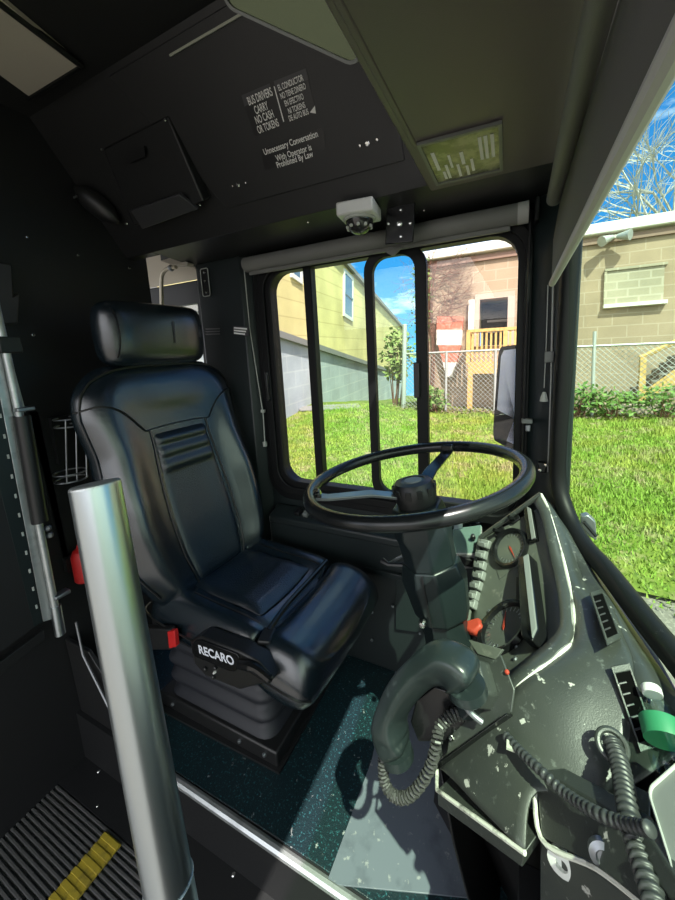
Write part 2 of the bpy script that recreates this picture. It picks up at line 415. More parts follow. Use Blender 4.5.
# small rounded horn speaker beside it
hb = MB(); c0 = onp(97, 205, P0 + PN*.03, PN)
ax = (op(118, 224) - op(76, 190)).normalized(); wx = ax.cross(PN)
rings = []
for k in range(9):
    t = -1 + 2*k/8; rr = max(.15, (1-abs(t)**3.2))
    rings.append([c0 + ax*(t*.085) + (wx*math.cos(a)*.042 + PN*math.sin(a)*.035)*rr for a in [2*PI*j/14 for j in range(14)]])
hs_ = thing('small_speaker', c0, 'small rounded black pod left of the wedge speaker housing', 'speaker')
obj('pod', hb.loft(rings), M['plastic'], hs_, sub=1)
obj('seam_clip', MB().box(c0 + PN*.034 - ax*.05, (.02, .004, .006)), M['dull'], hs_)

# ceiling light panel, top left
lp = thing('ceiling_light', onz(30, 50, ZC-.01), 'flat cream ceiling light panel with dark frame', 'light')
q4 = [onz(*p, ZC-.012) for p in ((-62, -45), (2, 0), (80, 65), (30, 97), (-62, 30))]
obj('diffuser', MB().slab(q4, (0, 0, .01)), M['cream'], lp)
obj('frame_rail', MB().tube([onz(-20, -12, ZC-.012), onz(82, 66, ZC-.012)], .008, 6).tube([onz(82, 66, ZC-.012), onz(28, 99, ZC-.012)], .006, 6), M['frame'], lp)

# interior mirror hanging from the ceiling
m0, m1 = dep(222, -12, .52), dep(356, 50, .52)
mx_ = (m1-m0).normalized(); mn = (-(dep(300, 10, .52)-CAM).normalized() + V((0, 0, -.25))).normalized(); mn = (mn - mx_*mn.dot(mx_)).normalized(); my_ = mx_.cross(mn)
if my_.z < 0: my_ = -my_
im = thing('interior_mirror', m1 + V((0, 0, .05)), 'long rounded passenger mirror with pale rim under the ceiling', 'mirror')
L = (m1-m0).length
fmap = lambda a, b: m0 + mx_*a + my_*b
ro = rrect(0, L+.012, -.018, .055, .022, fmap, 5); ri = rrect(.004, L+.008, -.014, .051, .019, fmap, 5)
obj('shell', MB().loft([[p - mn*.02 for p in ri], [p - mn*.012 for p in ro], ro]), M['header'], im)
obj('rim', MB().ringplate(ro, ri, mn*.004), M['greyplastic'], im)
obj('mirror_face', MB().slab(ri, mn*.001), mat('mirror_olive', (.10, .12, .075), .25, .9), im)
obj('mount_arm', MB().tube([m0 + mx_*(L*.5) + my_*.045 - mn*.012, m0 + mx_*(L*.5) + my_*.045 + V((0, .01, .16))], .009, 8), M['plastic'], im)

# header inspection lens
hl = thing('header_lens', onz(460, 152, 1.64), 'glossy olive inspection window with pale bars in header', 'panel')
lq = [onz(*p, 1.651) for p in ((418, 143), (501, 121), (502, 168), (437, 183))]
obj('lens', MB().slab(lq, (0, 0, -.003)), M['lens'], hl, smooth=0)
cen = sum(lq, V())/4
obj('bezel', MB().ringplate([cen + (p-cen)*1.03 for p in lq], [cen + (p-cen)*.94 for p in lq], (0, 0, -.006)), M['greyplastic'], hl)
def lz(u, w): return lq[0].lerp(lq[1], u).lerp(lq[3].lerp(lq[2], u), w) - V((0, 0, .0035))
for u, w, wd, hh in ((.10, .22, .05, .42), (.22, .55, .04, .35), (.30, .35, .035, .3), (.38, .6, .04, .32), (.46, .35, .05, .28), (.5, .68, .04, .25), (.58, .55, .04, .3), (.72, .15, .045, .48), (.79, .15, .045, .48), (.87, .15, .045, .48), (.16, .7, .04, .2)):
    obj('pale_bar', MB().slab([lz(u, w), lz(u+wd, w), lz(u+wd, min(w+hh, .97)), lz(u, min(w+hh, .97))], (0, 0, -.0006)), M['white'], hl, smooth=0)  # pale bars laid on the mottled olive lens

# column panel left of the window, with the rear passenger space seen past it
cl = thing('wall_column', (-1.13, 1.15, -.02), 'x', 'x')
del cl['label'], cl['category']; cl['kind'] = 'structure'
obj('column_face', MB().slab([(-1.265, 1.19, -.02), (-1.245, 1.165, -.02), (-1.01, 1.165, -.02), (-.975, 1.215, -.02), (-1.0, 1.26, -.02), (-1.265, 1.26, -.02)], (0, 0, 1.66)), M['side'], cl, bevel=.004)
obj('switch_plate', MB().slab([V((-1.213, 1.164, 1.615)), V((-1.172, 1.164, 1.615)), V((-1.172, 1.164, 1.505)), V((-1.213, 1.164, 1.505))], (0, -.006, 0)), M['lblack'], cl, bevel=.004)
obj('plate_border', MB().ringplate(rrect(-1.215, -1.17, 1.503, 1.617, .01, XZ(1.159), 4), rrect(-1.212, -1.173, 1.506, 1.614, .008, XZ(1.159), 4), (0, -.002, 0)), M['palerim'], cl)
for zz in (1.60, 1.565, 1.52):
    q = MB(); bolt(q, (-1.193, 1.158, zz), (0, -1, 0), .005, .004); obj('indicator', q, M['chrome'], cl)
stk = thing('info_sticker', (-1.03, 1.16, 1.34), 'small white printed sticker on column by the window', 'sticker')
obj('backing', MB().slab([ony(*p, 1.163) for p in ((233, 325.5), (249, 327), (249, 336), (233, 334.5))], (0, -.001, 0)), M['lgrey'], stk, smooth=0)
for k in range(3):
    obj('print_line', MB().slab([ony(*p, 1.1615) for p in ((234, 327+k*2.6), (247-k, 328.2+k*2.6), (247-k, 329.8+k*2.6), (234, 328.6+k*2.6))], (0, -.0006, 0)), M['white'], stk, smooth=0)
st2 = thing('warning_sticker', (-1.16, 1.16, 1.34), 'faint black sticker with grey print left of white sticker', 'sticker')
for k in range(3):
    obj('print_line', MB().slab([ony(*p, 1.163) for p in ((205, 328.5+k*2.6), (220, 328+k*2.6), (220, 329.3+k*2.6), (206, 329.8+k*2.6))], (0, -.0008, 0)), mat('dim_print', (.16, .16, .16), .5) if k == 0 else bpy.data.materials['dim_print'], st2, smooth=0)
# passenger area glimpse: side window, pale cove, lamp and hand rail
struct('wall_cove', MB().slab([(-2.6, 1.24, 1.6), (-1.3, 1.24, 1.6), (-1.3, 1.0, 1.95), (-2.6, 1.0, 1.95)], (0, .02, .01)), M['cream'])
struct('wall_exterior_rear', MB().box((-4.6, YW+.062, .75), (4.0, .02, 2.7)), bpy.data.materials['bus_white_paint'])
w2 = struct('window_3', MB().ringplate([V(p) for p in ((-2.6, 1.25, .9), (-1.3, 1.25, .9), (-1.3, 1.25, 1.6), (-2.6, 1.25, 1.6))], [V(p) for p in ((-2.55, 1.25, .95), (-1.35, 1.25, .95), (-1.35, 1.25, 1.5), (-2.55, 1.25, 1.5))], (0, .03, 0)), M['frame'])
obj('glass_pane', MB().box((-1.95, 1.262, 1.22), (1.2, .004, .56)), M['paneclear'], w2, smooth=0)
hr = thing('grab_rail', (-1.6, 1.13, 1.6), 'bent beige grab rail seen through the gap behind headrest', 'hand rail')
obj('pipe', MB().tube(spline([ony(p[0], p[1], 1.15) for p in ((172, 330), (163, 312), (161.5, 290), (162, 276), (167, 269), (176, 267))], 6), .0085, 10), M['grab'], hr)
obj('clamp', MB().ball(ony(171, 268, 1.15), .014), M['dull'], hr)
pl = thing('passenger_lamp', ony(174, 258, 1.12), 'small square cream lamp above grab rail in rear gap', 'light')
obj('lamp_body', MB().slab([ony(*p, 1.12) for p in ((160, 252), (178, 248), (188, 256), (187, 262), (176, 256), (161, 261))], (0, .03, 0)), M['plastic'], pl)
obj('lamp_lens', MB().slab([ony(*p, 1.116) for p in ((160, 261), (176, 256), (188, 263), (187, 266), (174, 265))], (0, .03, 0)), M['cream'], pl)

# ================================================================== BLINDS, CORNER POST, WINDSHIELD
rb = thing('roller_blind', (-.5, 1.165, 1.57), 'long grey roller blind rolled up above driver side window', 'blind')
obj('fabric_roll', MB().tube([(-.975, 1.165, 1.6), (-.012, 1.165, 1.6)], .028, 20), M['blind'], rb)
obj('bottom_bar', MB().box((-.495, 1.165, 1.566), (.93, .012, .014)), M['blind'], rb, bevel=.003)
obj('end_cap', MB().tube([(-.012, 1.165, 1.6), (.015, 1.165, 1.6)], .0285, 20), M['bar'], rb)
obj('end_bracket', MB().box((.035, 1.17, 1.6), (.012, .05, .06)), M['frame'], rb, bevel=.004)
obj('pull_tab', MB().slab([(-.40, 1.155, 1.56), (-.34, 1.155, 1.56), (-.365, 1.155, 1.542), (-.375, 1.155, 1.542)], (0, -.006, 0)), M['blind'], rb)
cordL = thing('blind_cord', (-.95, 1.185, .95), 'thin pull cord with toggles down left window edge', 'cord')
obj('cord', MB().tube([ony(244, 268, 1.18), ony(250, 330, 1.18), ony(263, 413, 1.18), ony(265, 445, 1.18)], .0022, 6), M['palerim'], cordL)
obj('toggle', MB().box(ony(263, 411, 1.178), (.016, .01, .012)), M['palerim'], cordL)
obj('tassel', MB().box(ony(265, 444, 1.178), (.012, .012, .02)), M['palerim'], cordL)

ws = thing('sunshade', (.06, .7, 1.35), 'grey pull-down sunshade on roller across top of windshield', 'blind')
obj('roller', MB().tube([(.070, -.3, 1.6), (.0705, 1.1, 1.6)], .0175, 20), M['blind'], ws)
obj('fabric', MB().grid([[V((.086, -.3, 1.6)), V((.086, 1.095, 1.6))], [V((.067, -.3, 1.48)), V((.067, 1.0, 1.48))], [V((.0485, -.3, 1.358)), V((.0505, .75, 1.352))]]), M['shade'], ws, solid=.003)
obj('pull_bar', MB().tube([(.0485, -.3, 1.357), (.0505, .755, 1.350)], .0055, 10), M['bar'], ws)
obj('torn_edge', MB().tube(spline([onx(p[0], p[1], .05) for p in ((586, 213), (592, 205), (597, 190), (604, 181), (609, 177))], 5), .0018, 6), M['frame'], ws)

# corner post
cp = [V((.012, 1.235, 0)), V((.03, 1.19, 0)), V((.078, 1.15, 0)), V((.106, 1.085, 0)), V((.135, 1.085, 0)), V((.135, 1.26, 0)), V((.012, 1.26, 0))]
post = struct('trim_3', MB().loft([[p + V((0, 0, z)) for p in cp] for z in (.60, 1.1, 1.64)]), M['pillar'], bevel=.004)
post['label'] = 'dark green corner post between side window and windshield'
obj('rib', MB().tube([ony(531, 210, 1.17), ony(527, 330, 1.17), ony(522, 480, 1.17)], .004, 6), M['frame'], post)
cR = thing('blind_cord', (.07, 1.13, .9), 'thin shade cord and rod down dark corner post', 'cord')
obj('rod', MB().tube([ony(553, 283, 1.135), ony(551, 380, 1.135), ony(548, 472, 1.135)], .0022, 6), M['palerim'], cR)
obj('cord', MB().tube([ony(548, 285, 1.14), ony(546, 350, 1.14), ony(544, 388, 1.14)], .0012, 6), M['palerim'], cR)
obj('slider', MB().box(ony(549, 357, 1.13), (.022, .01, .03)), M['greyplastic'], cR, bevel=.002)
obj('tassel', MB().lathe(ony(544, 397, 1.135), (0, 0, 1), [(.011, -.012), (.009, .0), (.004, .014)], 10), M['palerim'], cR)
hk = thing('window_catch', ony(529, 425, 1.16), 'small grey catch clip on corner post beside window', 'catch')
obj('catch_body', MB().box(ony(527, 421, 1.17), (.03, .02, .014)), M['greyplastic'], hk, bevel=.003)
obj('catch_tongue', MB().box(ony(528, 428, 1.165), (.014, .015, .02)), M['dull'], hk, bevel=.003)
kn = thing('post_bracket', ony(543, 468, 1.14), 'small dark bracket with steel screws low on corner post', 'bracket')
obj('bracket_block', MB().box(ony(542, 467, 1.14), (.022, .02, .03)), M['plastic'], kn, bevel=.003)
for p in ((540, 470), (546, 465)):
    q = MB(); bolt(q, ony(*p, 1.125), (0, -1, 0), .005, .004); obj('screw', q, M['chrome'], kn)

# windshield seal + glass
sealp = spline([ony(*p) for p in ((575, 215, 1.07), (571, 260, 1.075), (565, 350, 1.085), (559, 440, 1.095), (559, 485, 1.09), (569, 518, 1.04), (584, 545, .96), (606, 570, .87), (645, 620, .73), (682, 665, .63), (740, 735, .5), (840, 850, .36))], 5)
wsh = struct('window_2', MB().tube(sealp, .021, 14), M['frame'])
wsh['label'] = 'windshield with thick black rubber seal'
gpl = [(.128, 1.15), (.14, 1.07), (.157, .97), (.178, .86), (.205, .71), (.235, .56), (.262, .4), (.29, .1), (.30, -.3), (.30, -.8)]
obj('glass_pane', MB().grid([[V((x - k*.055, y + k*.03, .73 + k*.93)) for x, y in gpl] for k in (0, .25, .5, .75, 1)]), M['wsglass'], wsh, smooth=60)
wp = thing('wiper', ony(582, 525, 1.3), 'dark wiper arm pivot outside lower windshield corner', 'wiper')
obj('pivot_cover', MB().slab([ony(*p, 1.32) for p in ((581, 517), (588, 515), (596, 522), (597, 541), (590, 537), (581, 527))], (0, .03, 0)), M['dull'], wp, bevel=.004)
obj('arm', MB().tube([ony(584, 522, 1.31), ony(596, 536, 1.31)], .006, 8), M['plastic'], wp)

# outside mirror
om = thing('side_mirror', ony(508, 445, 1.5), 'tall outside mirror with black housing beyond driver window', 'mirror')
mq = [ony(*p) for p in ((499, 349, 1.63), (523, 346, 1.565), (516, 450, 1.565), (493, 438, 1.63))]
mc = sum(mq, V())/4; mnv = (mq[1]-mq[0]).cross(mq[3]-mq[0]).normalized()
if mnv.dot(CAM-mc) < 0: mnv = -mnv
e1 = (mq[1]-mq[0]).normalized(); e2 = mnv.cross(e1)
def mrect(k):
    out = []
    for u, w in rrect(0, 1, 0, 1, .13, lambda a, b: (a, b), 5):
        p = mq[3].lerp(mq[2], u).lerp(mq[0].lerp(mq[1], u), w); out.append(mc + (p-mc)*k)
    return out
obj('housing', MB().loft([[p - mnv*.06 for p in mrect(.8)], [p - mnv*.03 for p in mrect(1.02)], mrect(1.04), mrect(1.0), ]), M['gloss'], om, smooth=50)
def mp(u, w, off=.002): return mq[3].lerp(mq[2], u).lerp(mq[0].lerp(mq[1], u), w) + mnv*off
obj('mirror_glass', MB().slab([mp(.12, .34), mp(.93, .30), mp(.95, .95), mp(.9, .98), mp(.25, .98), mp(.14, .92)], mnv*.002), M['mirrorglass'], om, smooth=0)
obj('lower_glass', MB().slab([mp(.62, .05), mp(.93, .05), mp(.93, .27), mp(.84, .27)], mnv*.002), M['mirrorglass'], om, smooth=0)
obj('mount_arm', MB().tube([mc - mnv*.04 - V((0, 0, .1)), V((.11, 1.27, .78))], .013, 8), M['plastic'], om)

# camera dome + bracket plate under the soffit
dc = thing('dome_camera', onz(357, 228, 1.6), 'white dome security camera under ledge above side window', 'camera')
c0 = V((-.415, .995, 1.632))
obj('housing', MB().box(c0, (.105, .10, .036), Matrix.Rotation(.12, 3, 'Z')), M['cam'], dc, bevel=.006)
obj('dome', MB().ball(c0 + V((0.0, 0, -.02)), (.04, .04, .04)), M['dome'], dc)
obj('dome_ring', MB().torus(c0 + V((0, 0, -.02)), (0, 0, 1), .041, .005, 32), M['palerim'], dc)
lz_ = MB()
for k in range(10):
    a = k*2*PI/10; lz_.ball(c0 + V((.034*math.cos(a), .034*math.sin(a)-.004, -.042)), .005, 8, 6)
obj('infrared_ring', lz_, M['palerim'], dc)
bp_ = thing('bracket_plate', onz(400, 225, 1.6), 'black square bracket plate with bolts right of dome camera', 'bracket')
c1 = ony(400, 224, 1.06)
obj('plate', MB().box(c1, (.085, .006, .105), Matrix.Rotation(.08, 3, 'Y')), M['gloss'], bp_, bevel=.003)
for dx, dz, r in ((0, 0, .009), (.032, -.005, .005), (-.032, .005, .005), (.005, .035, .005), (.004, -.036, .005)):
    q = MB(); bolt(q, c1 + V((dx, -.004, dz)), (0, -1, 0), r, .005); obj('bolt', q, M['chrome'], bp_)
obj('back_arm', MB().box(c1 + V((0, .03, .03)), (.05, .06, .02)), M['plastic'], bp_)

# ================================================================== DRIVER SEAT
SC = V((-.90, .865, 0))
seat = thing('driver_seat', SC, 'high-backed black leather driver seat with headrest on rubber bellows base', 'seat')
YAW = Matrix.Translation(SC) @ Matrix.Rotation(math.radians(-3), 4, 'Z') @ Matrix.Translation(-SC)
def sm(t): t = max(0, min(1, t)); return t*t*(3-2*t)
Wt = [(0, .19), (.06, .23), (.2, .288), (.35, .308), (.5, .304), (.65, .292), (.80, .308), (.88, .298), (.93, .272), (.975, .225), (1, .19)]
def axis_b(s): return V((-.985 - .19*s - .02*math.sin(PI*s), SC.y - .014*s, .43 + .815*s))
def bp(u, s, off=0, raw=False):
    c = axis_b(s); W = lerp(Wt, s); a = abs(u)
    bol = lerp([(0, .02), (.1, .05), (.45, .06), (.7, .035), (.85, .02), (1, .0)], s)
    f = .055 + bol*math.exp(-((a-.80)/.22)**2) - .012*math.exp(-(u/.4)**2)*(1 if s < .8 else .4)
    f *= lerp([(0, .45), (.06, .85), (.12, 1), (.9, 1), (.96, .8), (1, .35)], s)
    f *= (1 - a**7)
    p = c + V((f + off, u*W, .19*f))
    return YAW @ p
rings = []
NS = 34
for i in range(NS+1):
    s = i/NS; W = lerp(Wt, s)
    r = [bp(-1 + 2*k/28, s) for k in range(29)]
    for k in range(1, 12):
        u = 1 - 2*k/12; d = .085*(1-abs(u)**4)**.5 * lerp([(0, .5), (.1, 1), (.9, 1), (1, .45)], s)
        r.append(YAW @ (axis_b(s) + V((-d, u*W, -.1*d))))
    rings.append(r)
back = obj('backrest', MB().loft(rings), M['leather'], seat, sub=1)
rows = []
for i in range(49):
    s = .06 + (.70-.06)*i/48; t = (i/48)
    row = []
    hw = .36 + .06*(1-t)
    for k in range(15):
        u = -hw + 2*hw*k/14
        e = min(1, (1-abs(u)/hw)/.12, t/.05 if t < .5 else (1-t)/.04); e = sm(e)
        pl_ = .012*abs(math.sin(PI*(s-.535)/.055)) if s > .535 else 0
        row.append(bp(u, s, -.006 + .011*e + pl_*e))
    rows.append(row)
obj('lumbar_panel', MB().grid(rows), M['leather2'], seat, solid=.004, sub=1)
def seam(P, r=.0024, off=.003):
    return MB().tube([bp(a, b, off) for a, b in [tuple(p)[:2] for p in spline([(q[0], q[1], 0) for q in P], 7)]], r, 6)
obj('seam', seam([(-.97, .83), (-.8, .835), (-.6, .80), (-.42, .715)]), M['piping'], back)
obj('seam', seam([(.97, .83), (.8, .835), (.6, .80), (.42, .715)]), M['piping'], back)
obj('seam', seam([(-.42, .715), (-.2, .722), (.2, .722), (.42, .715)]), M['piping'], back)
obj('seam', seam([(-.37, .715), (-.40, .5), (-.43, .2), (-.44, .05)]), M['piping'], back)
obj('seam', seam([(.37, .715), (.40, .5), (.43, .2), (.44, .05)]), M['piping'], back)
obj('edge_piping', seam([(-.93, .1), (-.94, .4), (-.94, .75), (-.93, .86), (-.86, .94), (-.6, .972), (0, .978), (.6, .972), (.86, .94), (.93, .86), (.94, .75), (.94, .4), (.93, .1)], .003), M['piping'], back)
# headrest
hc = axis_b(1) + V((.03, -.01, .092)); rg = []
for k in range(17):
    t = -1 + 2*k/16; q = (1-abs(t)**9)**.5 if abs(t) < 1 else 0; q = max(q, .35)
    rg.append([YAW @ (hc + V((.058*math.copysign(abs(math.cos(a))**.75, math.cos(a))*q + .012*(1-t*t), .190*t, .104*math.copysign(abs(math.sin(a))**.6, math.sin(a))*(.55+.45*q)))) for a in [2*PI*j/20 for j in range(20)]])
hd_ = obj('headrest', MB().loft(rg), M['leather'], seat, sub=1)
obj('seam', MB().tube([YAW @ (hc + V((.0735*math.cos(a) , -.155, .093*math.sin(a)))) for a in [-1.3 + 2.6*k/12 for k in range(13)]], .002, 6), M['piping'], hd_)
obj('seam', MB().tube([YAW @ (hc + V((.0725, .03, z))) for z in (-.03, .0, .04)], .002, 6), M['piping'], hd_)
for dy in (-.07, .07):
    obj('headrest_post', MB().tube([YAW @ (axis_b(.96) + V((0, dy, 0))), YAW @ (hc + V((0, dy, -.03)))], .008, 10), M['dull'], seat)
obj('belt_guide', MB().tube(spline([YAW @ (axis_b(.9) + V(q)) for q in ((-.05, .21, -.02), (-.05, .245, .03), (-.05, .225, .06), (-.05, .17, .055))], 5), .009, 8), M['plastic'], seat)

# cushion
def cush(x, wid, top, bot, bol, cen=0, n=29):
    r = []
    for k in range(n):
        u = -1 + 2*k/(n-1); a = abs(u)
        z = top + bol*math.exp(-((a-.78)/.2)**2) - cen*math.exp(-(u/.45)**2)
        z = bot + (z-bot)*(1-a**9)
        r.append(YAW @ V((x, SC.y + u*wid, z)))
    for k in range(1, 10):
        u = 1 - 2*k/10; r.append(YAW @ V((x, SC.y + u*wid*.96, bot - .02*(1-u*u))))
    return r
prof = [(-1.09, .20, .46, .43), (-1.06, .235, .495, .415), (-.98, .25, .50, .405), (-.88, .25, .495, .40), (-.78, .25, .49, .40), (-.66, .25, .49, .40), (-.625, .248, .48, .405), (-.61, .23, .455, .42)]
obj('seat_cushion', MB().loft([cush(x, w_, t, b, .03, .012) for x, w_, t, b in prof]), M['leather'], seat, sub=1)
rows = []
for i in range(17):
    x = -.99 + .33*i/16; row = []
    for k in range(13):
        u = -.5 + k/12; e = sm(min(1, (.5-abs(u))/.07, min(i, 16-i)/2))
        row.append(YAW @ V((x, SC.y + u*.26, .496 - .012*math.exp(-(u/.45)**2) + .03*math.exp(-((abs(u)-.78)/.2)**2) - .006 + .02*e + (.003 if i in (5, 6, 11, 12) else 0))))
    rows.append(row)
obj('cushion_insert', MB().grid(rows), M['leather2'], seat, solid=.004, sub=1)
th = [(-.615, .225, .455, .41), (-.60, .25, .49, .395), (-.56, .255, .497, .385), (-.515, .255, .494, .375), (-.475, .252, .482, .372), (-.445, .242, .458, .372), (-.427, .22, .425, .38)]
te = obj('thigh_support', MB().loft([cush(x, w_, t, b, .018, .004) for x, w_, t, b in th]), M['leather'], seat, sub=1)
def edge(pr, u, dz): return [YAW @ V((x, SC.y + u*w_, b + (t-b)*dz)) for x, w_, t, b in pr]
obj('seam', MB().tube(spline(edge(th, -1.0, .55), 4), .0028, 6), M['piping'], te)
obj('seam', MB().tube(spline([YAW @ V((x, SC.y - w_*.995, b + (t-b)*.5)) for x, w_, t, b in prof], 4), .0028, 6), M['piping'], seat)
obj('seam', MB().tube([YAW @ V((x, SC.y - .62*.25, z)) for x, z in ((-.97, .503), (-.9, .509), (-.8, .505), (-.7, .504), (-.64, .497))], .002, 6), M['piping'], seat)
obj('seam', MB().tube([YAW @ V((x, SC.y + .62*.25, z)) for x, z in ((-.97, .503), (-.9, .509), (-.8, .505), (-.7, .504), (-.64, .497))], .002, 6), M['piping'], seat)
# pull strap between cushion and thigh support
sp_ = spline([YAW @ V(q) for q in ((-.595, SC.y-.17, .50), (-.605, SC.y-.08, .507), (-.61, SC.y+.04, .507), (-.61, SC.y+.16, .512))], 6)
obj('pull_strap', MB().tube(sp_, .0075, 8), M['gloss'], seat)
obj('strap_end', MB().box(YAW @ V((-.588, SC.y-.185, .498)), (.035, .05, .012), Matrix.Rotation(.3, 3, 'Z')), M['plastic'], seat, bevel=.004)
# under-seat suspension: bellows, frame
rg = []
for k in range(33):
    z = .055 + .315*k/32; w_ = .010*math.cos(2*PI*k/32*4.5)
    hx, hy = .225 + w_ - .02*(1-k/32)*0, .152 + w_
    rg.append(rrect(-hx, hx, -hy, hy, .05, lambda a, b, z=z: V((SC.x + .005 + a, SC.y + .005 + b, z)), 4))
obj('bellows', MB().loft(rg), M['boot'], seat, smooth=60)
bs = MB().box((SC.x+.005, SC.y+.005, .03), (.525, .35, .055))
base = obj('base_frame', bs, M['plastic'], seat, bevel=.006)
obj('base_plate', MB().slab([(-1.165, .675, 0), (-.62, .685, 0), (-.62, 1.06, 0), (-1.165, 1.06, 0)], (0, 0, .008)), M['rear'], seat)
for x in (-1.09, -.78, -.68):
    q = MB(); bolt(q, (x, SC.y-.17, .03), (0, -1, 0), .007, .006); obj('base_bolt', q, M['dull'], base)
obj('seat_pan', MB().box(YAW @ V((SC.x+.04, SC.y, .375)), (.44, .42, .035), Matrix.Rotation(math.radians(-3), 3, 'Z')), M['plastic'], seat, bevel=.006)
# side cover with badge
ys = .594
S = lambda p, o=0: ony(p[0], p[1], ys+o)
cov = [S(p) for p in ((190, 642), (200, 637), (240, 652), (258, 662), (274, 680), (262, 684), (240, 690), (205, 676), (194, 664))]
cv_ = obj('side_cover', MB().slab(cov, (0, .045, 0)), M['plastic'], seat, bevel=.005)
bd = [S(p, -.002) for p in ((193, 643), (196, 639.5), (202, 639.5), (237, 653), (240, 657), (239, 668), (235, 671), (229, 670), (196, 656), (193, 652))]
bdo = obj('badge', MB().slab(bd, (0, -.003, 0)), M['gloss'], cv_, bevel=.001)
A_, B_ = S((196.5, 648.5), -.0056), S((236.5, 662.5), -.0056)
bx = (B_-A_).normalized(); bz = bx.cross(V((0, 1, 0))); bz = bz if bz.z > 0 else -bz
text('badge_lettering', 'RECARO', (A_+B_)/2, bx, bz, .036, mat('badge_white', (.75, .78, .85), .5), bdo, sx=.92, bold=.03)
for p, r in (((206, 668), .006), ((214, 676), .006), ((216, 667), .006)):
    q = MB().lathe(S(p, -.001), (0, -1, 0), [(r, 0), (r, .006), (r*.6, .008)], 12); obj('adjuster_button', q, M['plastic'], cv_)
q = MB(); bolt(q, S((215, 672), -.001), (0, -1, 0), .004, .006); obj('adjuster_screw', q, M['cam'], cv_)
obj('lever', MB().tube(spline([S((240, 664), -.01), S((255, 668), -.014), S((272, 681), -.012)], 5), [.012]*5+[.010]*5+[.004], 8), M['gloss'], cv_)
obj('buckle_body', MB().slab([S(p, .01) for p in ((140, 628), (170, 630), (171, 650), (146, 650))], (0, .02, 0)), M['plastic'], seat, bevel=.003)
obj('buckle_button', MB().slab([S(p, .006) for p in ((167, 632), (174, 631), (176, 647), (169, 649))], (0, .014, 0)), M['red'], seat, bevel=.002, label='red release button of the seat belt buckle')

# ================================================================== STEERING WHEEL + COLUMN
WC = V((-.226, .805, .944)); WN = V((-.149, -.012, .989)).normalized(); WR = .252
sw = thing('steering_wheel', WC, 'large thin-rimmed black bus steering wheel with two flat spokes in view', 'steering wheel')
obj('rim', MB().torus(WC, WN, WR, .0155, 72, 14), M['wheel'], sw, smooth=60)
hcn = WC - WN*.035
wu = (V((1, 0, 0)) - WN*WN.x).normalized(); wv = WN.cross(wu)
def spoke(ang):
    d = wu*math.cos(ang) + wv*math.sin(ang); t = WN.cross(d)
    a0 = hcn + d*.03 - WN*.012; a1 = WC + d*(WR-.045) - WN*.012; a2 = WC + d*(WR-.002)
    rg = []
    for c, w_ in ((a0, .021), (hcn.lerp(a1, .5), .019), (a1, .017), (a2, .022)):
        rg.append([c + t*w_ + WN*.004, c - t*w_ + WN*.004, c - t*w_*.8 - WN*.005, c + t*w_*.8 - WN*.005])
    return MB().loft(rg)
def ang_of(px, py):
    q = onp(px, py, WC, WN) - WC; return math.atan2(q.dot(wv), q.dot(wu))
sa1, sa2 = ang_of(322, 494), ang_of(443, 452)
obj('spoke', spoke(sa1), M['dull'], sw, bevel=.002, label='flat grey steel spoke pointing at the seat')
obj('spoke', spoke(sa2), M['gloss'], sw, bevel=.002, label='black spoke pointing at the side window')
sa3 = (sa1+sa2)/2 + PI if abs(sa1-sa2) < PI else (sa1+sa2)/2
for sa_ in (sa1, sa2):
    d = wu*math.cos(sa_) + wv*math.sin(sa_)
    obj('spoke_clamp', MB().box(WC + d*(WR-.012), (.034, .034, .02), Matrix.Rotation(sa_, 3, WN)), M['gloss'], sw, bevel=.004)
hb = obj('hub', MB().lathe(hcn - WN*.02, WN, [(.045, -.02), (.05, 0), (.052, .018), (.05, .032), (.044, .042), (.03, .045), (.028, .043), (.001, .043)], 32), M['plastic'], sw, smooth=40)
for k in range(12):
    a = 2*PI*k/12; d = wu*math.cos(a) + wv*math.sin(a)
    obj('grip_ridge', MB().box(hcn + d*.051 + WN*.002, (.004, .013, .022), Matrix.Rotation(a, 3, WN)), M['plastic'], hb, bevel=.001)
obj('hub_badge', MB().lathe(hcn - WN*.02, WN, [(.022, .0425), (.02, .0455), (.001, .0455)], 24), M['greyplastic'], hb)

scol = thing('steering_column', (-.12, .84, 0), 'angular black steering column shroud rising from floor to the wheel', 'steering column')
CT = hcn - WN*.035; CB = ony(449, 640, .82)
cax = (CT-CB).normalized(); cu = (V((0, 1, 0)) - cax*cax.y).normalized(); cw = cu.cross(cax)
def cring(c, a, b, k=.35, sh=0):
    pts = [(-a, -b*k), (-a*k, -b), (a*k, -b), (a, -b*k), (a, b*k), (a*k, b), (-a*k, b), (-a, b*k)]
    return [c + cu*(p[1]+sh) + cw*p[0] for p in pts]
LC = (CT-CB).length
C_ = lambda t: CB.lerp(CT, t)
sh_ = obj('upper_shroud', MB().loft([cring(C_(.60), .062, .062), cring(C_(.75), .064, .062), cring(C_(.82), .066, .064, .5), cring(C_(1.0), .056, .056, .5)]), M['colm'], scol, bevel=.004)
lo_ = obj('lower_shroud', MB().loft([cring(C_(.18), .050, .045), cring(C_(.22), .066, .06), cring(C_(.48), .078, .068), cring(C_(.60), .067, .062)]), M['colm'], scol, bevel=.004)
obj('shroud_joint', MB().slab([C_(t) - cu*.0675 + cw*d for t, d in ((.24, -.012), (.6, -.006), (.6, -.003), (.24, -.009))], -cu*.002), M['lblack'], sh_)
obj('skirt', MB().loft([cring(C_(-.62), .055, .05), cring(C_(-.02), .058, .055), cring(C_(.2), .050, .05)]), M['colm'], scol, bevel=.003)
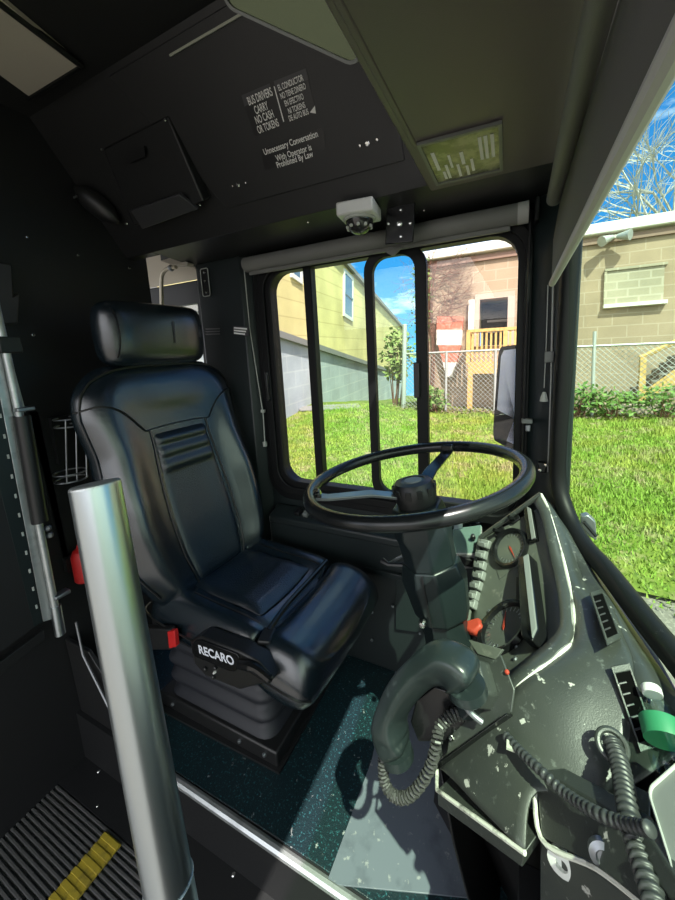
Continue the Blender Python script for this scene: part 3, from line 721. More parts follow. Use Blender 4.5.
obj('floor_boot', MB().loft([cring(V((CB.x-.62*(CT-CB).x, CB.y-.62*(CT-CB).y, .0)) , .09, .08), cring(C_(-.6), .056, .052)]), M['rear'], scol)
q = MB(); bolt(q, C_(.27) - cu*.066 - cw*.03, -cu, .010, .012); obj('clamp_bolt', q, M['chrome'], scol)
obj('stalk', MB().tube([C_(.55) - cw*.06, C_(.57) - cw*.11 - cu*.01, C_(.58) - cw*.13], [.007, .006, .009], 8), M['plastic'], scol)
obj('tilt_lever', MB().tube(spline([C_(.62) - cw*.05 + cu*.03, C_(.56) - cw*.10 + cu*.02, C_(.55) - cw*.12], 4), .004, 6), M['dull'], scol)

# ================================================================== DASHBOARD
dash = thing('dashboard', (.05, .8, -.2), 'scuffed grey-black dashboard with sloping gauge panel and worn white edges', 'dashboard')
# E: worn hood edge from the corner post round to the driver's knee corner; N: inner panel opening
Ed = [ony(*p) for p in ((541, 494, 1.06), (549, 510, 1.01), (557, 536, .94), (566, 570, .86), (573, 605, .76), (573, 640, .67), (556, 658, .62), (522, 682, .57), (480, 722, .545), (437, 766, .52))]
Es = spline(Ed, 6)
Ins = [ony(*p) for p in ((534, 503, 1.045), (541, 518, .995), (547, 542, .925), (554, 574, .85), (559, 605, .76), (559, 628, .695), (545, 645, .65), (512, 671, .60), (472, 710, .57), (437, 752, .545))]
Is = spline(Ins, 6)
Lf = [ony(*p) for p in ((480, 538, 1.06), (476, 560, 1.02), (472, 590, .95), (468, 620, .88), (463, 648, .80), (459, 668, .75), (455, 690, .70), (450, 710, .65), (444, 735, .60), (437, 752, .55))]
Ls = spline(Lf, 6)
lip = MB().grid([Es, [a.lerp(b, .5) for a, b in zip(Es, Is)], Is])
obj('hood_edge', lip, M['dash'], dash, solid=.004)
worn = obj('worn_edge', MB().tube([p for p in Es], [.002 + .0016*sm(.5+.5*math.sin(i*.37+1)) + (.003 if 22 < i < 40 else 0)*sm(.5+.5*math.sin(i*.8)) for i in range(len(Es))], 6), M['worn'], dash, label='white worn line along the hood edge')
# recessed panel face + inner wall
pn_ = (Lf[0]-Ins[5]).cross(Lf[5]-Ins[0]).normalized()
if pn_.dot(CAM - Lf[3]) < 0: pn_ = -pn_
def rec(p, k=.022): return p - pn_*k
Rc = [rec(p) for p in Is]; Lc = [rec(p, .006) for p in Ls]
obj('hood_wall', MB().grid([Is, Rc]), M['plastic'], dash, solid=.002)
NP = 10
def pf(i, t): return Lc[i].lerp(Rc[i], t)
obj('gauge_panel', MB().grid([[pf(i, t/NP) for i in range(len(Is))] for t in range(NP+1)]), M['dashin'], dash, solid=.003, label='grey gauge panel set into the hood')
obj('panel_bezel', MB().tube([p for p in Ls], .006, 8), M['dashin'], dash)
obj('top_bezel', MB().tube([Lf[0], Lf[0].lerp(Ed[0], .5), Ed[0]], .007, 8), M['dash'], dash)
PPt = pf(24, .5)
def pan(px, py, off=0.0):
    """point on the panel (closest plane patch), lifted by off"""
    best = None
    for i in range(0, len(Is)-1):
        for t in range(NP):
            q = [pf(i, t/NP), pf(i+1, t/NP), pf(i, (t+1)/NP)]
            nn = (q[1]-q[0]).cross(q[2]-q[0]).normalized(); h = onp(px, py, q[0], nn)
            d = (h - (pf(i, (t+.5)/NP) + pf(i+1, (t+.5)/NP))/2).length
            if best is None or d < best[0]: best = (d, h, nn if nn.dot(CAM-h) > 0 else -nn)
    return best[1] + best[2]*off, best[2]
# gauges
for nm, c, e, lab in (('speedometer', (506, 629), (524, 606), 'big lower round gauge'), ('pressure_gauge', (512, 549), (524, 534), 'smaller round gauge at the far end')):
    p, nn = pan(*c); r = (pan(*e)[0]-p).length*.98
    ga = obj(nm, MB().lathe(p, nn, [(r*1.0, -.004), (r*1.12, .006), (r*1.05, .016), (r*.92, .014), (r*.88, .004)], 36), M['gloss'], dash, label=lab)
    obj('dial_face', MB().lathe(p, nn, [(r*.9, .001), (r*.88, .005), (.001, .005)], 32), M['gauge'], ga)
    u = nn.orthogonal().normalized(); w_ = nn.cross(u)
    tk = MB()
    for k in range(17):
        a = math.radians(-30 + k*15); d = u*math.cos(a) + w_*math.sin(a)
        tk.slab([p + d*r*.66 + nn*.0055 + nn.cross(d)*r*.02, p + d*r*.82 + nn*.0055 + nn.cross(d)*r*.02, p + d*r*.82 + nn*.0055 - nn.cross(d)*r*.02, p + d*r*.66 + nn*.0055 - nn.cross(d)*r*.02], nn*.0008)
    obj('tick_marks', tk, M['dull'], ga)
    d = u*math.cos(.8) + w_*math.sin(.8); e_ = nn.cross(d)
    obj('needle', MB().slab([p + e_*r*.05 + nn*.007, p + d*r*.7 + nn*.007, p - e_*r*.05 + nn*.007, p - d*r*.15 + nn*.007], nn*.001), M['orange'], ga)
# displays / black slabs standing proud of the panel
def pslab(name, quad, h, m, par, low=0.0, **k):
    P_ = [pan(*q) for q in quad]; nn = sum((q[1] for q in P_), V()).normalized()
    return obj(name, MB().slab([q[0] + nn*low for q in P_], nn*h), m, par, **k)
d1 = pslab('display', ((526, 566), (538, 562), (549, 640), (543, 652), (532, 648)), .030, M['gloss'], dash, bevel=.004, label='long black display slab under the hood')
d2 = pslab('display', ((526, 508), (535, 512), (540, 542), (531, 544)), .016, M['gloss'], dash, bevel=.003, label='short black display at the far end')
pslab('screen_edge', ((533, 566), (538, 563), (549, 640), (545, 650)), .004, M['greyplastic'], d1, low=.0290, bevel=.001)
pslab('screen_edge', ((531, 510), (535, 512), (540, 541), (536, 543)), .003, M['greyplastic'], d2, low=.0155, bevel=.001)
pslab('warning_light_window', ((517, 578), (524, 575), (524, 596), (517, 602)), .004, M['lblack'], dash, bevel=.001)
pslab('seam_plate', ((496, 566), (520, 556), (522, 563), (500, 580)), .003, M['dashin'], dash, bevel=.001)
# rocker switches along the driver's edge and along the top
for i, p in enumerate(((487, 545), (484, 556), (483, 567), (482, 577), (479, 587), (476, 597), (474, 606))):
    q, nn = pan(*p); f = (pan(p[0]-2, p[1]+8)[0]-q).normalized(); g_ = nn.cross(f)
    R_ = Matrix((f, g_, nn)).transposed()
    s_ = obj('rocker_switch', MB().box(q + nn*.006, (.024, .030, .018), R_), M['greyplastic'], dash, bevel=.003)
    obj('rocker', MB().box(q + nn*.017 + f*.004, (.013, .024, .014), R_ @ Matrix.Rotation(.35, 3, 'Y')), M['greyplastic'], s_, bevel=.002)
for i, p in enumerate(((501, 532), (516, 520))):
    q, nn = pan(*p); f = (pan(p[0]+8, p[1]-6)[0]-q).normalized(); R_ = Matrix((f, nn.cross(f), nn)).transposed()
    t_ = obj('toggle_switch', MB().box(q + nn*.004, (.03, .018, .008), R_), M['gloss'], dash, bevel=.002)
    obj('toggle_tip', MB().tube([q + nn*.006, q + nn*.026 - f*.006], [.004, .006], 8), M['gloss'], t_)
for p in ((521, 563), (522, 594), (517, 647), (516, 660), (475, 605), (490, 612)):
    q, nn = pan(*p); k = MB(); bolt(k, q, nn, .0055, .005); obj('panel_screw', k, M['dull'], dash)
# red-orange pull knob
q, nn = pan(482, 631)
kb = obj('emergency_knob', MB().tube([q, q + nn*.012], [.010, .008], 12), M['dull'], dash)
obj('knob_grip', MB().slab([q + nn*.012 + V(o) for o in ((-.018, .012, -.012), (.012, .02, .0), (.018, -.01, .006), (.004, -.022, -.012), (-.02, -.012, -.02))], nn*.02), M['orange'], kb, bevel=.005, label='red-orange lever knob')
# lower left apron of the panel towards the column
obj('knee_panel', MB().grid([Ls, [V((p.x+.03, p.y, p.z*.62)) for p in Ls], [V((p.x+.1, p.y, .02)) for p in Ls]]), M['rear'], dash, solid=.004)

# hood skin: from the worn edge out to the windshield shelf and down to the near corner
S0 = [ony(*p) for p in ((545, 500, 1.07), (566, 528, 1.0), (580, 552, .93), (596, 580, .85), (612, 606, .76), (622, 634, .69), (634, 676, .60), (640, 725, .54), (600, 790, .46), (537, 793, .455))]
Md = [ony(*p) for p in ((543, 497, 1.066), (557, 516, 1.008), (570, 545, .94), (583, 580, .86), (594, 612, .765), (598, 645, .685), (592, 690, .60), (580, 735, .535), (545, 770, .50), (490, 775, .49))]
S0[-1] = ony(525, 853, .40); Md[-1] = ony(470, 800, .465); 
S0[-2] = ony(537, 792, .45); Md[-2] = ony(507, 745, .51)
S0[-3] = ony(612, 800, .47); Md[-3] = ony(562, 738, .54)
for i in range(4, 10): Md[i] = Ed[i].lerp(S0[i], .5) + V((0, -.004, .007))
Ss = spline(S0, 6); Ms = spline(Md, 6)
skin = MB(); rows = []
for i in range(len(Es)):
    a, b, c = Es[i], Ms[i], Ss[i]
    rows.append([a.lerp(b, t/5) + V((0, 0, .004*math.sin(PI*t/5))) for t in range(5)] + [b.lerp(c, t/5) for t in range(6)])
obj('hood_skin', skin.grid(rows), M['dash'], dash, solid=.003, smooth=60)
# shelf with defrost vents, between skin and glass
T0 = [ony(*p) for p in ((560, 508, 1.10), (578, 545, 1.0), (590, 562, .93), (606, 585, .86), (628, 618, .76), (650, 650, .68), (676, 690, .60), (700, 735, .54), (720, 800, .46), (740, 860, .40))]
Ts = spline(T0, 6)
SkS = Ss[:43] ; TkS = Ts[:43]
obj('vent_shelf', MB().grid([[p for p in SkS], [a.lerp(b, .5) - V((0, 0, .004)) for a, b in zip(SkS, TkS)], [p - V((0, 0, .006)) for p in TkS]]), M['dash'], dash, solid=.003)
def shelf(px, py, off=0):
    i = min(range(len(SkS)-1), key=lambda k: (((SkS[k]+TkS[k])/2 - ony(px, py, (SkS[k].y+TkS[k].y)/2)).length))
    nn = (SkS[i+1]-SkS[i]).cross(TkS[i]-SkS[i]).normalized(); nn = nn if nn.z > 0 else -nn
    return onp(px, py, SkS[i], nn) + nn*off, nn
def vent(quad, k, lab, lift=-.004):
    qc = (sum(q[0] for q in quad)/4, sum(q[1] for q in quad)/4)
    pc, nn = shelf(*qc); P_ = [onp(*q, pc + nn*lift, nn) for q in quad]; c = sum(P_, V())/4
    v_ = obj('defrost_vent', MB().ringplate([c + (p-c)*1.25 for p in P_], P_, nn*.003), M['dash'], dash, bevel=.001, label=lab)
    obj('vent_shade', MB().slab(P_, nn*.0008), M['slot'], v_, smooth=0)  # flat black plate paints the dark depth of the uncut vent opening
    for j in range(1, k):
        a = P_[0].lerp(P_[3], j/k); b = P_[1].lerp(P_[2], j/k)
        obj('vent_fin', MB().tube([a + nn*.003, a.lerp(b, .5) + nn*.003], .0013, 6), M['lgrey'], v_)
vent(((592, 597), (602, 594), (617, 634), (606, 639)), 6, 'far defrost vent on the shelf')
vent(((615, 674), (630, 671), (653, 738), (639, 743)), 6, 'near defrost vent on the shelf', .007)

# near box under the phone, its front lip, the lower skirt and the pedestal
k0, k1, k2, k3 = ony(437, 766, .52), ony(437, 790, .485), ony(525, 853, .40), ony(537, 792, .45)
bxm = MB().slab([k1, k2, k2 + V((-.002, .01, -.042)), k1 + V((.0, .006, -.04))], V((.03, .05, 0)))
obj('box_lip', bxm, M['dash'], dash, bevel=.002)
obj('worn_edge', MB().tube([k0, k1, k1.lerp(k2, .5), k2], .0032, 6), M['worn'], dash)
obj('box_underside', MB().grid([[k1 + V((.01, .02, -.03)), k2 + V((.01, .03, -.035))], [k1 + V((.03, .12, -.12)), k2 + V((.03, .13, -.12))], [V((-.02, .72, .0)), V((.10, .62, .0))]]), M['rear'], dash, solid=.003)
j = [ony(*p) for p in ((535, 768, .48), (600, 805, .42), (650, 838, .375), (690, 900, .32), (650, 910, .35), (596, 868, .385), (541, 838, .42))]
obj('skirt_panel', MB().slab(j, V((.01, .03, -.01))), M['dash'], dash, bevel=.003)
obj('worn_edge', MB().tube(spline([j[0], j[6], j[5], j[4]], 6), .003, 6), M['worn'], dash)
for p in ((603, 854),):
    q = MB().lathe(ony(*p, .392), (0, -1, .35), [(.014, -.004), (.014, .003), (.008, .006), (.006, .004), (.001, .004)], 20); obj('panel_rivet', q, M['dull'], dash)
pd_ = [ony(*p) for p in ((540, 842, .425), (597, 872, .39), (652, 915, .355), (640, 1000, .35), (540, 1000, .42))]
obj('pedestal_box', MB().slab(pd_, V((.03, .12, .0))), M['dash'], dash, bevel=.003)
q = MB().lathe(ony(562, 863, .408), (-.3, -1, .2), [(.016, -.004), (.016, .002), (.007, .004), (.0065, -.001), (.001, -.001)], 20); obj('panel_rivet', q, M['cam'], dash)
obj('front_bulkhead', MB().slab([(.12, .3, -.2), (.2, .3, .66), (.13, 1.15, .66), (.11, 1.2, .0), (.11, .3, -.2)][:4], V((.03, 0, 0))), M['rear'], dash)
obj('pedestal_leg', MB().box((.10, .44, .12), (.16, .14, .62)), M['rear'], dash, bevel=.004)
struct('wall_front', MB().slab([(.30, -.6, -.22), (.30, -.6, .72), (.20, .72, .70), (.14, 1.2, .70), (.14, 1.24, -.22), (.22, .6, -.22)], V((.03, 0, 0))), M['rear'])

# ------------------------------------------------------------------ phone on its mount
md_ = thing('phone_mount', ony(470, 735, .55), 'dark folded metal plate with clip cradle holding handset on dash', 'phone cradle')
m_ = [ony(*p) for p in ((447, 750, .535), (441, 765, .515), (512, 713, .545), (515, 690, .56), (502, 652, .60), (478, 652, .62), (455, 700, .585))]
mn_ = (m_[2]-m_[0]).cross(m_[5]-m_[0]).normalized(); mn_ = mn_ if mn_.dot(CAM-m_[0]) > 0 else -mn_
m_ = [p - mn_*(p-m_[0]).dot(mn_) + mn_*.012 for p in m_]
def mo(px, py, off=0): return onp(px, py, m_[0] + mn_*off, mn_)
obj('mount_plate', MB().slab([mo(*p) for p in ((448, 752), (437, 768), (513, 713), (516, 690), (502, 655), (480, 652), (458, 690))], mn_*.004), M['dash'], md_, bevel=.002)
obj('front_flange', MB().slab([mo(437, 768), mo(513, 714), mo(513, 714)+mn_*.018, mo(437, 768)+mn_*.018], V((.0, -.004, 0))), M['gloss'], md_, bevel=.001)
obj('cradle_block', MB().slab([mo(476, 700), mo(476, 668), mo(490, 662), mo(500, 696), mo(492, 712)], mn_*.035), M['dash'], md_, bevel=.004)
obj('cradle_foot', MB().slab([mo(462, 712), mo(480, 696), mo(492, 704), mo(474, 722)], mn_*.028), M['colm'], md_, bevel=.003)
obj('hollow_shade', MB().slab([ony(*p) for p in ((418, 742, .535), (410, 722, .54), (416, 700, .545), (434, 686, .55), (456, 694, .55), (472, 716, .545), (450, 742, .53))], V((.004, .012, -.004))), M['gloss'], md_, bevel=.003)  # dark sheet added for the shaded hollow inside the handset
obj('clip_arm', MB().tube(spline([mo(455, 690, .055), mo(462, 700, .05), mo(470, 712, .036), mo(482, 722, .02)], 5), .005, 8), M['dull'], md_, label='bright metal clip arm')
q = MB(); bolt(q, mo(455, 690, .058), mn_, .006, .006); obj('clip_screw', q, M['dull'], md_)
obj('red_dot', MB().ball(mo(507, 672, .006), .004, 8, 6), M['orange'], md_)
q = MB(); bolt(q, mo(452, 738, .006), mn_, .005, .005); obj('plate_screw', q, M['chrome'], md_)
obj('back_tab', MB().slab([mo(480, 655), mo(497, 660), mo(505, 650), mo(470, 640)], mn_*.006), M['dashin'], md_, bevel=.001)

ph = thing('telephone_handset', ony(390, 740, .52), 'black glossy telephone handset hanging in clip cradle on dash', 'telephone')
hp = [ony(*p) for p in ((399, 752, .50), (391, 735, .505), (391, 716, .51), (401, 694, .515), (419, 674, .52), (438, 664, .52), (455, 668, .515), (468, 682, .51))]
hp = spline(hp, 5)
vw = (CAM - hp[20]).normalized(); rg = []
HN = len(hp)
for i, p in enumerate(hp):
    t = i/(HN-1); tan = (hp[min(i+1, HN-1)] - hp[max(i-1, 0)]).normalized(); sd_ = tan.cross(vw).normalized(); up = sd_.cross(tan)
    th_ = lerp([(0, .016), (.06, .026), (.2, .027), (.32, .020), (.6, .020), (.74, .026), (.92, .031), (1, .02)], t)
    wd = lerp([(0, .018), (.06, .03), (.2, .031), (.35, .024), (.6, .024), (.78, .032), (.92, .034), (1, .022)], t)
    ring = []
    for k in range(20):
        a = 2*PI*k/20
        x_ = 1.0*th_*math.copysign(abs(math.cos(a))**.5, math.cos(a)); y_ = 1.05*wd*math.copysign(abs(math.sin(a))**.5, math.sin(a))
        x2, y2 = x_*math.cos(.62) - y_*math.sin(.62), x_*math.sin(.62) + y_*math.cos(.62)
        ring.append(p + sd_*x2 + up*y2)
    rg.append(ring)
obj('handset_body', MB().loft(rg), M['phone'], ph, sub=1)
eb = ony(452, 694, .535); mb_ = ony(414, 738, .52)
sdv = (hp[20]-ony(430, 715, .52)).normalized()
obj('earpiece', MB().lathe(hp[33] - sdv*.012, -sdv, [(.030, 0), (.031, .014), (.026, .020), (.001, .020)], 24), M['phone'], ph)
obj('mouthpiece', MB().lathe(hp[3] - sdv*.010, -sdv, [(.029, 0), (.03, .016), (.025, .022), (.001, .022)], 24), M['phone'], ph)
obj('inner_grip', MB().tube([p - sdv*.012 for p in hp[10:26]], .011, 10), M['gloss'], ph)
# coiled cord
cc = spline([ony(*p) for p in ((385, 748, .49), (383, 765, .485), (385, 783, .48), (394, 796, .478), (407, 797, .478), (420, 785, .482), (431, 765, .488), (436, 745, .495), (440, 727, .515), (452, 716, .53), (466, 714, .54))], 30)
hx = []; Tn = len(cc); u = None; turns = 46
for i in range(0, Tn):
    t = (cc[min(i+1, Tn-1)] - cc[max(i-1, 0)]).normalized()
    u = t.orthogonal().normalized() if u is None else (u - t*u.dot(t)).normalized()
    w_ = t.cross(u)
    a = 2*PI*turns*i/Tn; hx.append(cc[i] + u*math.cos(a)*.0078 + w_*math.sin(a)*.0078)
tag(obj('coiled_cord', MB().tube(hx, .0026, 6), M['coilgrey']), 'coiled handset cord looping below the phone', 'cord')
# corrugated hoses
def hose(P, r, n, pitch):
    c = spline(P, n); L_ = 0; rr = []
    for i, p in enumerate(c):
        if i: L_ += (p-c[i-1]).length
        rr.append(r*(1 + .13*math.copysign(abs(math.sin(PI*L_/pitch))**.6, math.sin(PI*L_/pitch))))
    return MB().tube(c, rr, 12)
tag(obj('corrugated_hose', hose([ony(*p) for p in ((506, 736, .503), (521, 752, .478), (540, 770, .452), (565, 793, .43), (595, 812, .40), (622, 823, .385), (650, 829, .365))], .0062, 40, .0042), M['cordgrey'], smooth=80),
    'thin ribbed black hose running across dash towards grey case', 'hose', 'ribbed hoses on the dash')
tag(obj('corrugated_hose', hose([ony(*p) for p in ((612, 742, .50), (618, 758, .48), (624, 785, .44), (629, 815, .40), (638, 850, .37), (648, 880, .345), (658, 915, .32))], .0102, 70, .0042), M['cordgrey'], smooth=80),
    'thick ribbed hose coming out of the dash and running down', 'hose', 'ribbed hoses on the dash')
tag(obj('hose_grommet', MB().torus(ony(612, 745, .498), (0, -.6, .8), .016, .004, 24), M['dash']), 'round grommet where thick hose leaves dash', 'grommet')
tag(obj('cable_tie', MB().box(ony(511, 746, .486), (.012, .012, .004)), M['strip']), 'small pale tie at the upper end of thin hose', 'cable tie')

# water bottle lying on the shelf, grey case at the lower right
bo = thing('water_bottle', ony(668, 760, .49), 'clear plastic water bottle with green label leaning by windshield', 'bottle')
b0, b1 = ony(676, 780, .475), ony(652, 692, .565); ba = (b1-b0).normalized(); BL = (b1-b0).length
kb_ = .74
obj('bottle_body', MB().lathe(b0, ba, [(.02*kb_, 0), (.029*kb_, .008), (.03*kb_, BL*.2), (.027*kb_, BL*.28), (.030*kb_, BL*.36), (.0305*kb_, BL*.66), (.029*kb_, BL*.72), (.020*kb_, BL*.86), (.013*kb_, BL*.93), (.013*kb_, BL)], 28), M['pet'], bo, smooth=60)
obj('label', MB().lathe(b0, ba, [(.0309*kb_, BL*.40), (.0312*kb_, BL*.41), (.0312*kb_, BL*.63), (.0309*kb_, BL*.64)], 28), M['green'], bo, smooth=60)
obj('cap', MB().lathe(b0, ba, [(.0115, BL*.96), (.012, BL*.97), (.012, BL*1.05), (.011, BL*1.07), (.001, BL*1.07)], 24), M['cam'], bo)
gcase = thing('grey_case', ony(675, 850, .36), 'flat grey plastic case with pale rim at lower right corner', 'case')
gq = [ony(*p) for p in ((647, 792, .42), (700, 745, .47), (790, 860, .36), (690, 930, .31))]
gn = (gq[1]-gq[0]).cross(gq[3]-gq[0]).normalized(); gn = gn if gn.z > 0 else -gn
gq[2] = gq[1] + (gq[3]-gq[0])
gc = sum(gq, V())/4
def gr_(k, off): return [gc + (gq[0].lerp(gq[1], a).lerp(gq[3].lerp(gq[2], a), b) - gc)*k + gn*off for a, b in rrect(0, 1, 0, 1, .1, lambda a, b: (a, b), 5)]
obj('case_body', MB().loft([gr_(1, -.03), gr_(1, -.002), gr_(.985, .003)]), M['greyplastic'], gcase)
obj('case_rim', MB().ringplate(gr_(.93, .003), gr_(.90, .003), gn*.003), M['palerim'], gcase)

# transparent bracket box + side console beyond the column
fb = thing('fluid_box', ony(468, 545, 1.12), 'translucent grey box with metal strap between column and window', 'box')
f0 = [ony(*p) for p in ((452, 528, 1.13), (482, 524, 1.13), (480, 554, 1.05), (452, 554, 1.05))]
obj('box_body', MB().slab(f0, V((0, .03, -.07))), M['bar'], fb, bevel=.006)  # lighter grey puts the sunlight on the box into its colour
obj('box_lid', MB().slab([p + V((0, 0, .002)) for p in f0], V((0, 0, .008))), M['acrylic'], fb, bevel=.003)
obj('strap', MB().slab([ony(*p) for p in ((453, 510, 1.15), (461, 510, 1.15), (463, 531, 1.12), (454, 531, 1.12))], V((0, .006, 0))), M['dull'], fb, bevel=.001)
q = MB(); bolt(q, ony(473, 538, 1.085), (0, -.5, 1), .008, .014); obj('filler_knob', q, M['plastic'], fb)
obj('connector', MB().box(ony(466, 560, 1.06), (.09, .03, .025)), M['lblack'], fb, bevel=.003)
sc_ = thing('side_console', (-.5, 1.16, 0), 'black side console with switches below driver window', 'console')
obj('console_top', MB().slab([(-.95, 1.205, .60), (-.12, 1.205, .60), (-.12, 1.135, .57), (-.95, 1.135, .57)], (0, 0, -.03)), M['side'], sc_, bevel=.006)
obj('console_face', MB().slab([(-.95, 1.138, .56), (-.12, 1.138, .56), (-.12, 1.15, .0), (-.95, 1.15, .0)], (0, .03, 0)), M['side'], sc_, bevel=.004)
for i, x in enumerate((-.82, -.78, -.74, -.42, -.38, -.34, -.30)):
    obj('console_switch', MB().box((x, 1.17, .592), (.022, .03, .018), Matrix.Rotation(.34, 3, 'X')), M['greyplastic'] if i % 2 else M['lblack'], sc_, bevel=.003)
obj('vent_grille', MB().slab([(-.62, 1.145, .578), (-.5, 1.145, .578), (-.5, 1.18, .593), (-.62, 1.18, .593)], (0, 0, .004)), M['lblack'], sc_, bevel=.002)
obj('hinge_rail', MB().box((-.40, 1.13, .43), (.22, .012, .02)), M['colm'], sc_, bevel=.002)
obj('cover_panel', MB().slab([ony(*p) for p in ((396, 575, 1.137), (424, 575, 1.137), (424, 632, 1.142), (396, 628, 1.142))], V((0, -.008, 0))), M['pillar'], sc_, bevel=.003)
for p in ((393, 606), (372, 612), (372, 640), (420, 633)):
    q = MB(); bolt(q, ony(*p, 1.138), (0, -1, 0), .006, .005); obj('console_screw', q, M['dull'], sc_)
# steel plate on the floor by the pedals
pq = [onz(*p, .001) for p in ((326, 885), (372, 760), (384, 700), (402, 655), (470, 655), (520, 760), (480, 900))]
tag(obj('floor_plate', MB().slab(pq, (0, 0, .004)), M['plate'], bevel=.001), 'grey steel plate on the floor in front of the seat', 'floor plate')
# ================================================================== LEFT SIDE: pole, barrier door rails, rear clutter
PA, PB = dep(95, 483, .40), dep(172, 900, .405)
PB = PA + (PB-PA)*1.02
pol = thing('grab_pole', (PB.x, PB.y, -.19), 'thick polished steel stanchion pole with flat top in foreground', 'pole')
pd = (PA-PB).normalized(); tfl = (PB.z+.19)/pd.z; PF = PB - pd*tfl
obj('tube', MB().tube([PF, PB, PA.lerp(PB, .5), PA - pd*.004], .0248, 36), M['steel'], pol, smooth=60)
obj('top_cap', MB().lathe(PA - pd*.005, pd, [(.0248, 0), (.0245, .003), (.0225, .005), (.001, .0052)], 36), M['alu'], pol)
wb = dep(164, 855, .40)
obj('weld_ring', MB().torus(PB + pd*.03, pd + V((.08, 0, 0)), .0250, .0014, 36), M['alu'], pol)
obj('floor_flange', MB().lathe(PF, (0, 0, 1), [(.05, 0), (.05, .006), (.03, .012)], 28), M['alu'], pol)

def B(px, py, x=-1.30): return onx(px, py, x)
bdr = thing('barrier_door', (-1.3, .45, .42), 'tall open driver barrier door edge with silver hinged rail at far left', 'door')
obj('rail', MB().slab([B(-17, 310), B(-7, 310), B(54, 619), B(43, 622)], V((-.02, .012, 0))), M['alu'], bdr, bevel=.002)
obj('hinge_leaf', MB().slab([B(-40, 330), B(-13, 330), B(43, 622), B(34, 627)], V((-.014, .0, 0))), M['colm'], bdr, bevel=.001)
for k in range(14):
    t = (k+1)/15; c0 = V(B(-14, 330)).lerp(B(41, 623), t)
    obj('hinge_pin', MB().box(c0 + V((.002, -.004, 0)), (.003, .004, .012)), M['palerim'], bdr)
obj('door_panel', MB().slab([B(-130, 300), B(-40, 330), B(34, 627), B(-120, 742)], V((-.014, 0, 0))), M['rear'], bdr)
obj('bottom_rail', MB().slab([B(-40, 692), B(44, 630), B(45, 640), B(-40, 708)], V((-.02, 0, 0))), M['plastic'], bdr, bevel=.002)
gs = thing('gas_strut', B(60, 630, -1.29), 'slim strut of silver tube and black sleeve along barrier door rail', 'strut')
X2 = -1.285
obj('upper_tube', MB().tube([B(-6, 300, X2), B(6, 352, X2), B(20, 418, X2)], .010, 14), M['alu'], gs)
obj('upper_clamp', MB().box(B(8, 345, X2), (.035, .05, .045)), M['plastic'], gs, bevel=.003)
obj('sleeve', MB().tube([B(22, 416, X2), B(40, 522, X2)], .020, 16), M['plastic'], gs)
obj('lower_tube', MB().tube([B(38, 520, X2), B(56, 612, X2)], .010, 14), M['alu'], gs)
obj('rod_guard', MB().tube([B(8, 350, X2), B(25, 412, X2)], .0025, 6), M['palerim'], gs)
obj('end_sleeve', MB().tube([B(55.5, 606, X2), B(60.5, 634, X2)], .014, 16), M['steel'], gs)
for p in ((24, 409), (61, 594)):
    obj('hose_clamp', MB().box(B(*p, X2+.005), (.03, .042, .012)), M['dull'], gs, bevel=.003)
for p in ((48, 528), (50, 535)):
    obj('clamp_knob', MB().ball(B(*p, X2), .010, 8, 6), M['dull'], gs)
tag(obj('back_trim', MB().slab([onx(30, 412, -1.41), onx(36, 412, -1.41), onx(66, 555, -1.41), onx(64, 560, -1.41)], V((-.0, .006, 0))), M['lgrey']), 'thin grey trim line on rear barrier beside strut', 'trim')
tag(obj('document_holder', MB().slab([onx(p[0], p[1], -1.40) for p in ((-8, 262), (12, 264), (14, 296), (20, 292), (18, 324), (4, 324), (-8, 318))], V((-.012, 0, 0))), M['lgrey'], bevel=.004), 'grey plastic holder on rear barrier at far left edge', 'holder')
wr = thing('wire_holder', onx(68, 480, -1.38), 'thin wire bottle holder on rear barrier left of seat', 'wire rack')
WH = -1.36
for y0, rr_ in ((418, .0), (472, .0)):
    c = onx(70, y0, WH)
    obj('wire_ring', MB().torus(c, (0, 0, 1), .045, .0028, 28, 6), M['dull'], wr)
    obj('wire_ring', MB().torus(c - V((0, 0, .025)), (0, 0, 1), .045, .0028, 28, 6), M['dull'], wr)
for dy in (-.03, .0, .03):
    a = onx(70, 418, WH); b = onx(70, 472, WH)
    obj('wire_bar', MB().tube([a + V((.034, dy, 0)), V((b.x+.034, b.y+dy, b.z-.025))], .0026, 6), M['dull'], wr)
obj('wire_mount', MB().box(onx(72, 440, WH) - V((.05, 0, 0)), (.02, .06, .16)), M['plastic'], wr)
fx = thing('red_canister', onx(80, 565, -1.36), 'red canister partly hidden behind steel pole', 'canister')
c = onx(84, 563, -1.34)
obj('canister_body', MB().lathe(c - V((0, 0, .06)), (0, 0, 1), [(.03, 0), (.034, .006), (.034, .09), (.026, .11), (.015, .118), (.012, .13)], 24), M['red'], fx)
obj('canister_bracket', MB().box(c - V((.045, 0, 0)), (.02, .07, .05)), M['plastic'], fx)
# low panel between aisle and seat
tag(obj('modesty_panel', MB().slab([(-1.415, .556, .30), (-1.30, .566, .28), (-1.02, .566, .0), (-1.02, .566, -.19), (-1.415, .566, -.19)], V((0, .012, 0))), M['panel'], bevel=.002), 'low black panel with bright edge between aisle and seat base', 'panel')
tag(obj('panel_edge', MB().tube([onp(76, 622, (0, .553, 0), V((0, 1, 0))), onp(83, 655, (0, .553, 0), V((0, 1, 0))), onp(117, 724, (0, .553, 0), V((0, 1, 0))), onp(165, 772, (0, .553, 0), V((0, 1, 0)))], .004, 6), M['dull']), 'thin bright edging of low black panel by the pole', 'edging')
